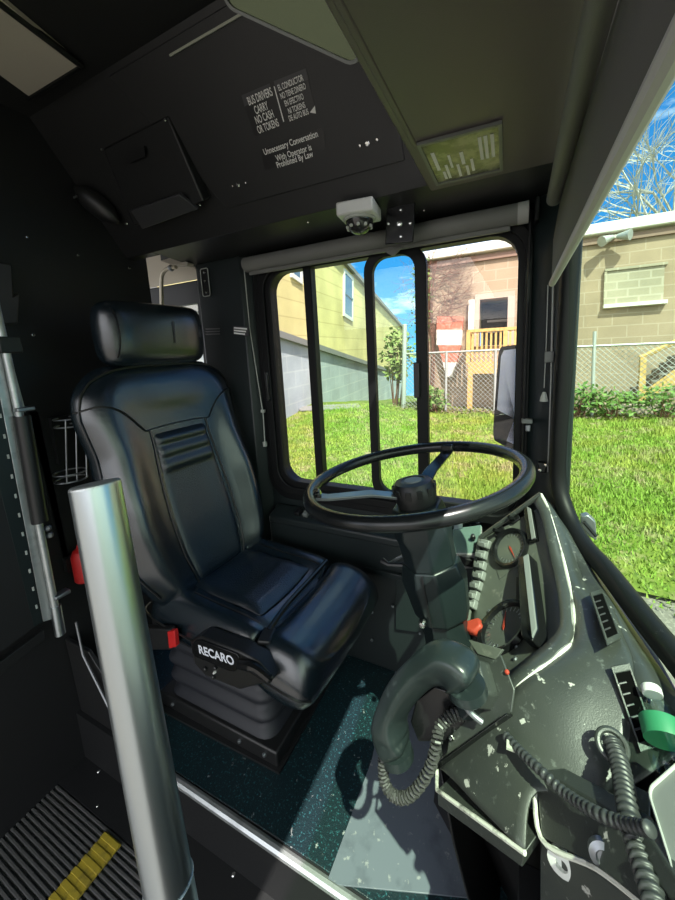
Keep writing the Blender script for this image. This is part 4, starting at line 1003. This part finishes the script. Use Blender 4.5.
# yellow standee strip on the aisle floor
ys_ = thing('standee_line', (-1.09, .38, -.19), 'ribbed yellow strip across dark aisle floor', 'floor strip')
obj('strip_base', MB().box((-1.087, .20, -.191), (.075, .50, .006)), M['yellow'], ys_, bevel=.001)
for k in range(18):
    obj('rib', MB().box((-1.087, .44 - k*.027, -.1875), (.075, .014, .005)), M['yellow'], ys_, bevel=.001)

# ================================================================== OUTSIDE (tilted road frame)
def gx(mb): return mb.xf(GM)
def gpt(px, py, Y): return V(gy(px, py, Y))
GZ = lambda Y: lerp([(0, -1.95), (1.6, -1.9), (3, -1.55), (9, -.36), (11, -.33), (80, -.30)], Y)
M['grass'] = mat('grass_ground', (.11, .16, .03), .95, spec=.1, bump=.6, bscale=30,
                 noise=[((.18, .22, .04), 1.2, .42, .62, 6), ((.26, .22, .12), 2.6, .52, .64, 6), ((.03, .07, .012), 14, .5, .7, 5)])
M['blade'] = mat('grass_blade', (.19, .31, .045), .7, spec=.2, noise=[((.30, .35, .07), 1.5, .45, .62, 4), ((.34, .30, .16), 2.6, .51, .66, 5)])
M['soil'] = mat('leaf_litter', (.12, .09, .06), .95, noise=((.22, .18, .13), 25, .45, .65, 5))
M['leaf'] = mat('leaf_green', (.06, .14, .02), .6, noise=((.14, .24, .05), 6, .45, .6, 3))
M['leaf2'] = mat('leaf_yellow_green', (.14, .20, .04), .6, noise=((.25, .28, .10), 6, .45, .6, 3))
M['twig'] = mat('red_brown_twig', (.16, .075, .05), .85)
M['bark'] = mat('grey_bark', (.45, .43, .40), .85)
M['tan'] = blocks('tan_block_wall', (.36, .275, .20), (.33, .255, .185), (.41, .33, .255), .62, .30, 'XZ', .014)
M['tan2'] = blocks('infill_block', (.40, .36, .28), (.34, .31, .24), (.46, .42, .34), .45, .20, 'XZ', .02)
M['coping'] = mat('white_coping', (.68, .66, .62), .6)
M['gutter'] = mat('brown_band', (.22, .14, .11), .7)
M['siding'] = blocks('yellow_siding', (.74, .62, .30), (.70, .59, .28), (.58, .48, .22), 40, .45, 'YZ', .018)
M['greyblock'] = blocks('grey_block_wall', (.44, .47, .52), (.40, .43, .48), (.50, .52, .55), .9, .42, 'YZ', .02)
M['greytrim'] = mat('grey_trim', (.22, .21, .20), .7)
M['wood'] = mat('yellow_timber', (.58, .38, .13), .7, noise=((.45, .28, .09), 12, .45, .65, 4))
M['galv'] = mat('galvanised_steel', (.42, .44, .44), .5, .5)
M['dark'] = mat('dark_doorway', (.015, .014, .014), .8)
M['doorframe'] = mat('door_frame_paint', (.42, .33, .28), .7)
M['chutered'] = mat('faded_red_paint', (.48, .15, .10), .7, noise=((.6, .35, .3), 6, .5, .7, 4))
M['chutewhite'] = mat('white_paint', (.68, .68, .66), .7)
M['winglass'] = mat('dark_window_glass', (.10, .16, .20), .1, spec=.8)
M['asphalt'] = mat('road_gravel', (.16, .15, .13), .95, noise=((.3, .28, .24), 40, .5, .7, 5))

# ground: lawn rising from the road to the fence
def terr(x, Y): return V((x, Y, GZ(Y) + .05*math.sin(x*.7+Y*.5) + .03*math.sin(x*1.9-Y*1.3)))
xs = [-60, -40, -28] + [-20 + k*.8 for k in range(51)] + [26, 34, 50]
yl = [3.3 + k*.4 for k in range(18)] + [11, 13, 18, 26, 40, 70]
struct('ground_lawn', gx(MB().grid([[terr(x, Y) for x in xs] for Y in yl])), M['grass'], smooth=80)
struct('ground_road', gx(MB().grid([[V((x, Y, GZ(Y)-.02)) for x in (-60, 0, 60)] for Y in (-30, 0, 1.6, 2.4, 3.0, 3.5)])), M['asphalt'])
vd = V(gy(462, 398, 1)); vd.z = 0; vd.normalize(); vn = V((-vd.y, vd.x, 0))
N0 = (GR @ ray(281, 411))*(8.9/F); N0.z = 0
sgn = 1 if N0.dot(vn) > 0 else -1
ng = 90000
vs = []; fs = []
rr = random.Random(3)
def patch(x, Y): return .5 + .5*math.sin(x*1.3+1.7*math.sin(Y*.9))*math.sin(Y*1.1+1.3*math.sin(x*.6))
cnt = 0
while cnt < ng:
    Y = 3.35 + .25*math.sin(cnt*.7) + 5.6*rr.random()**1.2
    x = -Y*1.15 + (Y*1.15+ Y*1.2 + .8)*rr.random()
    if rr.random() > .35 + .65*patch(x, Y) or (V((x, Y, 0))-N0).dot(vn)*sgn > -.05: continue
    p = terr(x, Y); h = (.025 + .05*rr.random())*(.7+.6*patch(x, Y)); a = rr.random()*PI; w_ = .006 + .004*Y*.25
    d = V((math.cos(a)*w_, math.sin(a)*w_, 0)); l = V((rr.uniform(-.03, .03), rr.uniform(-.03, .03), h))
    o = len(vs); vs += [p-d, p+d, p+l]; fs.append((o, o+1, o+2)); cnt += 1
gm = MB(); gm.v = vs; gm.f = fs
tag(obj('grass', gx(gm), M['blade'], smooth=0), 'short patchy green grass on the lawn outside', 'grass', kind='stuff')
li = MB(); rr = random.Random(5)
for k in range(1600):
    x = rr.uniform(-3, 9); Y = rr.uniform(8.55, 9.15); p = terr(x, Y) + V((0, 0, .02+.05*rr.random())); a = rr.random()*6.3; s = .03+.05*rr.random()
    li.add([p, p+V((math.cos(a)*s, math.sin(a)*s, .01)), p+V((math.cos(a+1)*s*.7, math.sin(a+1)*s*.7, .03))], [(0, 1, 2)])
tag(obj('leaf_litter', gx(li), M['soil'], smooth=0), 'dry brown leaf litter along the fence foot', 'leaves', kind='stuff')

def foliage(cx, n, size, rx, seed, flat=1):
    r_ = random.Random(seed); mb = MB()
    for k in range(n):
        while 1:
            q = V((r_.uniform(-1, 1), r_.uniform(-1, 1), r_.uniform(-1, 1)))
            if q.length < 1: break
        p = V(cx) + V((q.x*rx[0], q.y*rx[1], q.z*rx[2])); d = V((r_.gauss(0, 1), r_.gauss(0, 1), r_.gauss(0, .6))).normalized(); u = d.orthogonal().normalized(); s = size*r_.uniform(.6, 1.3)
        mb.add([p, p+d*s*.5+u*s*.28, p+d*s, p+d*s*.5-u*s*.28], [(0, 1, 2, 3)])
    return mb
# chain link fence
YF = 8.9
fz = GZ(YF)
xl, xr = gpt(404, 380, YF).x, 13.0
ztop = lambda x: gpt(430, 353, YF).z
fe = thing('chain_link_fence', GM @ V((3, YF, fz)), 'grey chain link fence with round posts along top of lawn', 'fence')
zt = gpt(560, 347.5, YF).z
mesh = MB(); sp_ = .105; H_ = zt - fz; nx = int((xr-xl)/sp_)
for k in range(-int(H_/sp_)-1, nx):
    for sg in (1, -1):
        x0 = xl + k*sp_; a = V((x0, YF, fz)); b = V((x0+H_, YF, zt))
        if sg < 0: a, b = V((x0+H_, YF, fz)), V((x0, YF, zt))
        # clip to the fence run
        if b.x < a.x: a, b = b, a
        if b.x <= xl or a.x >= xr: continue
        if a.x < xl: a = a.lerp(b, (xl-a.x)/(b.x-a.x))
        if b.x > xr: b = a.lerp(b, (xr-a.x)/(b.x-a.x))
        mesh.tube([a, b], .0055, 3, cap=False)
obj('wire_mesh', gx(mesh), M['galv'], fe, smooth=0)
obj('top_rail', gx(MB().tube([V((xl, YF, zt)), V((xr, YF, zt))], .024, 8)), M['galv'], fe)
for i, (px, r, ext) in enumerate(((404, .06, .75), (446, .03, .03), (495, .03, .03), (593, .035, .30))):
    x = gpt(px, 380, YF).x
    obj('fence_post', gx(MB().tube([V((x, YF, fz-.1)), V((x, YF, zt+ext))], r, 10)), M['galv'], fe)
for x in (9.3, 11.6): obj('fence_post', gx(MB().tube([V((x, YF, fz-.1)), V((x, YF, zt+.05))], .035, 10)), M['galv'], fe)

# tan block building parallel to the road
YT = 11.2
tb = thing('block_building', GM @ V((4, YT, GZ(YT))), 'tan concrete block building behind the fence with open doorway', 'building')
tl = gpt(421, 350, YT).x; zr = gpt(470, 253, YT).z; tr = 22
def tp(px, py, o=0): p = gpt(px, py, YT); return V((p.x, YT+o, p.z))
dl, drr, dt, db = tp(480, 300).x, tp(508, 300).x, tp(490, 299).z, tp(490, 346).z
zb = GZ(YT) - .3
def wallpiece(x0, x1, z0, z1): return MB().box(((x0+x1)/2, YT+.15, (z0+z1)/2), (x1-x0, .3, z1-z0))
wl = MB()
for q in ((tl, dl, zb, zr), (drr, tr, zb, zr), (dl, drr, dt, zr), (dl, drr, zb, db)):
    wl.add(wallpiece(*q).v, wallpiece(*q).f)
obj('wall', gx(wl), M['tan'], tb, smooth=0)
obj('end_wall', gx(MB().box((tl+.15, YT+6, (zb+zr)/2), (.3, 11.7, zr-zb))), M['tan'], tb, smooth=0)
obj('roof', gx(MB().box(((tl+tr)/2, YT+6, zr-.12), (tr-tl, 11.6, .2))), M['greytrim'], tb, smooth=0)
obj('coping', gx(MB().box(((tl+tr)/2, YT+.1, zr+.06), (tr-tl+.1, .55, .28))), M['coping'], tb, bevel=.03)
obj('fascia_band', gx(MB().box(((tl+tr)/2, YT-.03, zr-.22), (tr-tl, .08, .14))), M['gutter'], tb, smooth=0)
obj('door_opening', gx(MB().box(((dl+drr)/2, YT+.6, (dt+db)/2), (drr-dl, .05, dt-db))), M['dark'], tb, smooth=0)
dfr = MB().ringplate([V((a, YT-.05, b)) for a, b in ((dl-.14, db), (drr+.18, db), (drr+.18, dt+.16), (dl-.14, dt+.16))], [V((a, YT-.05, b)) for a, b in ((dl, db+.01), (drr, db+.01), (drr, dt), (dl, dt))], (0, .2, 0))
obj('door_frame', gx(dfr), M['doorframe'], tb, smooth=0)
obj('open_door_leaf', gx(MB().box((dl-.22, YT-.1, (dt+db)/2), (.16, .06, dt-db))), M['coping'], tb, smooth=0, label='pale door leaf folded back beside the doorway')
obj('inner_shelf', gx(MB().box(((dl+drr)/2+.1, YT+.5, db+.5), (.6, .1, .08)).box(((dl+drr)/2+.1, YT+.5, db+.8), (.6, .1, .06))), M['greytrim'], tb)
# blocked-up window
wx0, wx1, wz0, wz1 = tp(606, 290).x, tp(663, 290).x, tp(634, 303).z, tp(634, 269).z
iw = obj('bricked_window', gx(MB().box(((wx0+wx1)/2, YT-.01, (wz0+wz1)/2), (wx1-wx0, .08, wz1-wz0))), M['tan2'], tb, smooth=0)
obj('window_lintel', gx(MB().box(((wx0+wx1)/2, YT-.03, wz1+.03), (wx1-wx0+.1, .12, .06))), M['tan2'], iw, smooth=0)
obj('window_sill', gx(MB().box(((wx0+wx1)/2, YT-.06, wz0-.05), (wx1-wx0+.12, .16, .09))), M['coping'], iw, smooth=0)
obj('window_jamb', gx(MB().box((wx0-.03, YT-.03, (wz0+wz1)/2), (.05, .1, wz1-wz0))), M['tan2'], iw, smooth=0)
# paler repaired blockwork patch under the doorway
fl_ = thing('floodlight', GM @ tp(612, 242, -.3), 'twin floodlight fixed high on tan wall, casting long shadow', 'floodlight')
c = tp(613, 240, -.2)
obj('arm', gx(MB().tube([c + V((0, .2, .05)), c + V((0, -.05, 0))], .04, 8)), M['coping'], fl_)
obj('lamp_head', gx(MB().tube([c + V((-.05, 0, 0)), c + V((-.3, -.15, -.12))], [.06, .13], 12)), M['galv'], fl_)
obj('lamp_head', gx(MB().tube([c + V((.05, 0, 0)), c + V((.28, -.15, -.05))], [.06, .13], 12)), M['galv'], fl_)
# red and white tapered chute on the wall
ch = thing('wall_chute', GM @ tp(450, 345, -.2), 'faded red and white tapered metal chute hanging on tan wall', 'chute')
def cq(py0, py1, a0, b0, a1, b1, d=.22):
    p = [tp(a0, py0, -d), tp(b0, py0, -d), tp(b1, py1, -d), tp(a1, py1, -d)]
    return gx(MB().slab(p, V((0, d, 0))))
obj('red_hood', cq(318, 331, 438.5, 464, 438, 463), M['chutered'], ch, label='red top section')
obj('white_box', cq(331, 346, 438, 463, 438, 462), M['chutewhite'], ch, label='white middle section')
obj('red_taper', cq(346, 363, 439.5, 462, 444, 457.5), M['chutered'], ch, label='red tapering section')
obj('white_spout', cq(363, 377, 444, 457.5, 447.5, 453.5), M['chutewhite'], ch, label='white spout at the bottom')
# timber porch in front of the doorway
po = thing('timber_porch', GM @ tp(500, 370, -.9), 'raised yellow timber porch with railing below the open doorway', 'porch')
YP = YT - 1.0
def qp(px, py): p = gpt(px, py, YP); return V((p.x, YP, p.z))
px0, px1 = qp(468, 360).x, qp(545, 360).x; zd = qp(490, 362).z; zrail = qp(490, 330).z
obj('deck', gx(MB().box(((px0+px1)/2, YP+.5, zd-.02), (px1-px0, 1.0, .06))), M['wood'], po, smooth=0)
obj('rim_board', gx(MB().box(((px0+px1)/2, YP-.03, zd-.16), (px1-px0, .05, .30))), M['wood'], po, smooth=0)
obj('hand_rail', gx(MB().box(((px0+px1)/2, YP, zrail), (px1-px0, .10, .08))), M['wood'], po, smooth=0)
obj('hand_rail', gx(MB().box((px0, YP+.5, zrail), (.10, 1.0, .08))), M['wood'], po, smooth=0)
nb = 17
for k in range(nb):
    x = px0 + (px1-px0)*k/(nb-1); big = k in (0, 8, 16)
    obj('post' if big else 'baluster', gx(MB().box((x, YP, (zrail+zd)/2 - .03), (.10 if big else .05, .10 if big else .05, zrail-zd))), M['wood'], po, smooth=0)
for k in range(5):
    obj('baluster', gx(MB().box((px0, YP+.15+k*.18, (zrail+zd)/2), (.05, .05, zrail-zd))), M['wood'], po, smooth=0)
for x in (px0+.07, (px0+px1)/2, px1-.07):
    obj('support_post', gx(MB().box((x, YP, (zd+GZ(YP))/2 - .2), (.13, .13, zd-GZ(YP)+.1))), M['wood'], po, smooth=0)
# stairs up to the right
st = thing('timber_stairs', GM @ tp(660, 400, -1.2), 'yellow timber steps with sloping handrail at far right', 'stairs')
YS = YT - 1.3
def ss(px, py, o=0): p = gpt(px, py, YS); return V((p.x, YS+o, p.z))
s0, s1 = ss(640, 400), ss(700, 352)
obj('stringer', gx(MB().slab([ss(640, 402), ss(640, 394), ss(700, 352), ss(700, 372)], V((0, .06, 0)))), M['wood'], st, smooth=0)
for k in range(7):
    t = (k+.5)/7; p = s0.lerp(s1, t)
    obj('tread', gx(MB().box((p.x, YS+.55, p.z+.06), (.30, 1.05, .05))), M['greytrim'], st, smooth=0)
    obj('riser', gx(MB().box((p.x-.14, YS+.55, p.z-.04), (.04, 1.05, .18))), M['soil'], st, smooth=0)
obj('newel_post', gx(MB().box(((s0.x+.02), YS, (ss(640, 402).z+ss(640, 358).z)/2), (.11, .11, ss(640, 358).z-ss(640, 402).z))), M['wood'], st, smooth=0)
obj('hand_rail', gx(MB().tube([ss(640, 358), ss(662, 348), ss(672, 343.5), ss(720, 320)], .055, 6)), M['wood'], st, smooth=0)
obj('rail_post', gx(MB().box((ss(690, 352).x, YS, ss(690, 360).z), (.1, .1, .9))), M['wood'], st, smooth=0)
tag(obj('kerb_slab', gx(MB().box((gpt(600, 400, 9.3).x, 9.4, GZ(9.3)+.08), (2.6, .25, .22))), M['doorframe'], bevel=.02), 'low tan concrete kerb behind fence near the steps', 'kerb')

# yellow sided building on grey block base, running away to the left
vd = V(gy(462, 398, 1)); vd.z = 0; vd.normalize(); vn = V((-vd.y, vd.x, 0))
def dgy(px, py, depth):
    d = GR @ ray(px, py); return d*(depth/F)
N0 = dgy(281, 411, 8.9); N0.z = 0
yb = thing('yellow_building', GM @ V((N0.x, N0.y, GZ(9))), 'yellow sided building on grey block base at the left', 'building')
def along(px, py, o=0):
    """point of the facade seen at a pixel"""
    d = GR @ ray(px, py); nn = V((vd.y, -vd.x, 0)); k = N0.dot(nn)/d.dot(nn); return d*k + nn*(-o if N0.dot(nn) > 0 else o)
zs = along(340, 357).z; zr2 = along(373, 297).z; zs2 = along(282, 333).z
zs = (zs+zs2)/2
FR = Matrix.Translation(V((N0.x, N0.y, 0))) @ Matrix(((vn.x, vd.x, 0, 0), (vn.y, vd.y, 0, 0), (0, 0, 1, 0), (0, 0, 0, 1)))
def fobj(name, mb, m, par, **k):
    """build in the facade frame: x off the wall (positive = into the building), y along, z up"""
    o = obj(name, mb.xf(GM @ FR), m, par, **k); return o
L0, L1 = -6.0, (along(402, 385) - V((N0.x, N0.y, 0))).dot(vd) + .2
zg = GZ(9) - 1.2
def facade_obj(name, x0, x1, z0, z1, m):
    mb = MB().box(((x0+x1)/2, (L0+L1)/2, (z0+z1)/2), (x1-x0, L1-L0, z1-z0))
    me_o = fobj(name, mb, m, yb, smooth=0)
    return me_o
sgn = 1 if (V((N0.x, N0.y, 0)).dot(vn) > 0) else -1
facade_obj('block_base', 0 if sgn > 0 else -9, 9 if sgn > 0 else 0, zg, zs, M['greyblock'])
facade_obj('siding_wall', .0 if sgn > 0 else -9, 9 if sgn > 0 else -.0, zs, zr2, M['siding'])
facade_obj('ledge', -.12 if sgn > 0 else -.1, .1 if sgn > 0 else .12, zs-.08, zs+.08, M['greytrim'])
facade_obj('roof_edge', -.15 if sgn > 0 else -9.1, 9.1 if sgn > 0 else .15, zr2, zr2+.16, M['greytrim'])
for (a, b, lab) in (((343, 273), (352, 321), 'far window'), ((290, 250), (301, 283), 'near window')):
    q0 = along(*a); q1 = along(*b); y0 = (q0-V((N0.x, N0.y, 0))).dot(vd); y1 = (q1-V((N0.x, N0.y, 0))).dot(vd)
    zt_, zb_ = along((a[0]+b[0])/2, a[1]).z, along((a[0]+b[0])/2, b[1]-2).z
    wf = fobj('window_frame', MB().ringplate([V((-.06*sgn, y, z)) for y, z in ((y0, zb_), (y1, zb_), (y1, zt_), (y0, zt_))], [V((-.06*sgn, y, z)) for y, z in ((y0+.12, zb_+.12), (y1-.12, zb_+.12), (y1-.12, zt_-.12), (y0+.12, zt_-.12))], (.1*sgn, 0, 0)), M['coping'], yb, smooth=0)
    fobj('window_pane', MB().box((-.02*sgn, (y0+y1)/2, (zb_+zt_)/2), (.04, y1-y0-.2, zt_-zb_-.2)).box((-.05*sgn, (y0+y1)/2, (zb_+zt_)/2), (.04, y1-y0-.2, .06)), M['winglass'], wf, smooth=0)
tag(obj('concrete_footing', gx(MB().slab([V((*terr(gpt(300, 430, 8.2).x, 8.2).xy, GZ(8.2)+.03)), V((*terr(gpt(362, 412, 8.6).x, 8.6).xy, GZ(8.6)+.05)), V((gpt(358, 405, 9.2).x, 9.2, GZ(9)+.06)), V((gpt(296, 415, 8.6).x, 8.6, GZ(8.6)+.04))], V((0, 0, .03)))), M['greytrim']),
    'flat worn concrete pad on lawn before yellow building', 'concrete pad')

# plants
def plant(name, px, py, Y, size, n, leaf, lab, cat, seed, m='leaf', stem=True, group=None):
    c = gpt(px, py, Y); t = thing(name, GM @ V((c.x, c.y, GZ(Y))), lab, cat, group)
    obj('foliage', gx(foliage(c, n, leaf, size, seed)), M[m], t, smooth=0)
    r_ = random.Random(seed)
    if stem:
        mb = MB()
        for k in range(7):
            mb.tube([V((c.x + r_.uniform(-.1, .1), Y, GZ(Y)-.05)), c + V((r_.uniform(-.6, .6)*size[0], r_.uniform(-.5, .5)*size[1], r_.uniform(-.2, .8)*size[2]))], [.02, .006], 5)
        obj('stems', gx(mb), M['twig'], t, smooth=0)
    return t
plant('ivy_shrub', 397, 355, 9.2, (.42, .3, .75), 420, .16, 'yellow-green leafy shrub by the thick fence post', 'shrub', 11, 'leaf2')
for i, (px, py, sz, lab) in enumerate(((580, 399, (.55, .25, .32), 'low green bush left of middle fence post'), (612, 402, (.6, .25, .26), 'low green bush right of middle fence post'), (433, 398, (.35, .25, .3), 'low green weeds at foot of thick fence post'), (665, 400, (.5, .25, .3), 'green bush in front of timber steps'))):
    plant('low_bush', px, py, 8.75, sz, 300, .11, lab, 'bush', 20+i)
# vine on the building corner
vi = MB(); rr = random.Random(9)
def grow(p, d, l, r, depth):
    q = p
    pts = [p]
    for k in range(4):
        d = (d + V((rr.gauss(0, .35), rr.gauss(0, .04), rr.gauss(0, .3)))).normalized(); q = q + d*l/4
        q.y = min(q.y, YT-.04) if q.y > YT-.5 else q.y
        pts.append(q.copy())
    vi.tube(pts, [r*(1-.15*k) for k in range(5)], 4)
    if depth > 0:
        for k in range(3 if depth > 2 else 2):
            grow(pts[rr.choice((2, 3, 4))], (d + V((rr.gauss(.15, .6), 0, rr.gauss(.1, .5)))).normalized(), l*.75, r*.68, depth-1)
for px in (423, 427, 431, 434):
    b = tp(px, 396, -.08); b.z = GZ(YT); vi.tube(spline([b, tp(px+rr.uniform(-2, 3), 350, -.08), tp(px+rr.uniform(-2, 5), 300, -.08), tp(px+rr.uniform(0, 9), 262, -.08)], 4), .022, 4)
for k in range(34): grow(tp(424 + 30*rr.random()**1.8, rr.uniform(256, 330), -.1), V((rr.gauss(.4, .6), -.05, rr.gauss(.1, .5))).normalized(), .6, .012, 3)
vt = thing('wall_vine', GM @ tp(428, 396, -.1), 'bare reddish vine climbing the left corner of tan wall', 'vine')
obj('vine_stems', gx(vi), M['twig'], vt, smooth=0)
obj('vine_leaves', gx(foliage(tp(422, 300, -.15), 260, .13, (.35, .2, 2.0), 31)), M['leaf'], vt, smooth=0)
# bare trees behind the tan building
def tree(base, h, lab, seed, spread=.55):
    r_ = random.Random(seed); mb = MB()
    def br(p, d, l, r, dp):
        pts = [p]; q = p
        for k in range(3):
            d = (d + V((r_.gauss(0, .12), r_.gauss(0, .12), r_.gauss(0, .08)))).normalized(); q = q + d*l/3; pts.append(q)
        mb.tube(pts, [r, r*.9, r*.78, r*.65], 5 if dp > 2 else 3, cap=False)
        if dp > 0:
            for k in range(3 if dp > 1 else 4):
                nd = (d + V((r_.gauss(0, spread), r_.gauss(0, spread), r_.gauss(.15, spread*.6)))).normalized()
                br(pts[r_.choice((1, 2, 3))], nd, l*r_.uniform(.6, .82), r*.62, dp-1)
    br(V(base), V((0, 0, 1)), h*.36, h*.012, 6)
    t = thing('bare_tree', GM @ V(base), lab, 'tree', 'bare trees beyond the building')
    obj('branches', gx(mb), M['bark'], t, smooth=0); return t
YB = 34
b = gpt(672, 300, YB); tree((b.x, YB, -1), 27, 'largest bare grey tree above the tan roof at right edge', 4)
b = gpt(715, 300, 60); tree((b.x, 60, -1), 26, 'further bare tree partly cut by the right frame edge', 8)
b = gpt(632, 300, 44); tree((b.x, 44, -1), 17, 'smaller bare treetop just over roof beside the sunshade', 12)
SUN_DIR = (-.42, .45, -1.0); SUN_E = 7.0; SKY_E = 1.6; EXPO = 0.65

# ================================================================== CAMERA, SUN, SKY
cam = bpy.data.cameras.new('Camera'); co = bpy.data.objects.new('Camera', cam); col.objects.link(co)
cam.sensor_fit = 'HORIZONTAL'; cam.sensor_width = 36; cam.lens = F/675*36
cam.shift_x = (337.5-CX)/675; cam.shift_y = -(450-CY)/675
cam.clip_start = .02; cam.clip_end = 400
R = Matrix(((MC[0][0], -MC[0][1], -MC[0][2]), (MC[1][0], -MC[1][1], -MC[1][2]), (MC[2][0], -MC[2][1], -MC[2][2])))
co.matrix_world = Matrix.Translation(CAM) @ R.to_4x4()
scn.camera = co
sun = bpy.data.lights.new('Sun', 'SUN'); so_ = bpy.data.objects.new('Sun', sun); col.objects.link(so_)
sd = V(SUN_DIR).normalized()
so_.rotation_euler = sd.to_track_quat('-Z', 'Y').to_euler(); so_.location = (3, -3, 6)
sun.energy = SUN_E; sun.angle = math.radians(.6); sun.color = (1, .96, .88)
w = bpy.data.worlds.new('World'); scn.world = w; w.use_nodes = True; nt = w.node_tree; nt.nodes.clear()
out = nt.nodes.new('ShaderNodeOutputWorld'); bg = nt.nodes.new('ShaderNodeBackground'); tc = nt.nodes.new('ShaderNodeTexCoord')
sep = nt.nodes.new('ShaderNodeSeparateXYZ'); nt.links.new(tc.outputs['Generated'], sep.inputs[0])
cr = nt.nodes.new('ShaderNodeValToRGB'); nt.links.new(sep.outputs['Z'], cr.inputs[0])
e = cr.color_ramp.elements
e[0].position = 0.0; e[0].color = (.11, .36, .72, 1); e[1].position = .75; e[1].color = (.012, .09, .36, 1)
x_ = cr.color_ramp.elements.new(.2); x_.color = (.03, .20, .56, 1)
ns = nt.nodes.new('ShaderNodeTexNoise'); ns.inputs['Scale'].default_value = 3.2; ns.inputs['Detail'].default_value = 7; ns.inputs['Roughness'].default_value = .6
mp_ = nt.nodes.new('ShaderNodeMapping'); mp_.inputs['Scale'].default_value = (1, 1, 3); mp_.inputs['Location'].default_value = (.4, .2, .1)
nt.links.new(tc.outputs['Generated'], mp_.inputs[0]); nt.links.new(mp_.outputs[0], ns.inputs['Vector'])
mr = nt.nodes.new('ShaderNodeMapRange'); mr.inputs['From Min'].default_value = .5; mr.inputs['From Max'].default_value = .72
# unseen door-side sky gets added white haze so the cab light is less blue
hz = nt.nodes.new('ShaderNodeMapRange'); hz.inputs['From Min'].default_value = .25; hz.inputs['From Max'].default_value = -.35
hz.inputs['To Min'].default_value = 0; hz.inputs['To Max'].default_value = .2; nt.links.new(sep.outputs['Y'], hz.inputs['Value'])
ad = nt.nodes.new('ShaderNodeMath'); ad.operation = 'ADD'; nt.links.new(ns.outputs['Fac'], ad.inputs[0]); nt.links.new(hz.outputs['Result'], ad.inputs[1])
nt.links.new(ad.outputs[0], mr.inputs['Value'])
mx = nt.nodes.new('ShaderNodeMix'); mx.data_type = 'RGBA'; mx.inputs[7].default_value = (1.15, 1.15, 1.15, 1)
nt.links.new(mr.outputs['Result'], mx.inputs[0]); nt.links.new(cr.outputs[0], mx.inputs[6]); nt.links.new(mx.outputs[2], bg.inputs['Color'])
bg.inputs['Strength'].default_value = SKY_E; nt.links.new(bg.outputs[0], out.inputs[0])
vs_ = scn.view_settings; vs_.view_transform = 'Standard'; vs_.look = 'None'; vs_.gamma = 1; vs_.use_curve_mapping = False; vs_.exposure = EXPO
scn.display_settings.display_device = 'sRGB'
scn.cycles.max_bounces = 10; scn.cycles.transparent_max_bounces = 16; scn.cycles.caustics_reflective = False
scn.cycles.sample_clamp_indirect = 6
try: scn.cycles.use_denoising = True
except Exception: pass
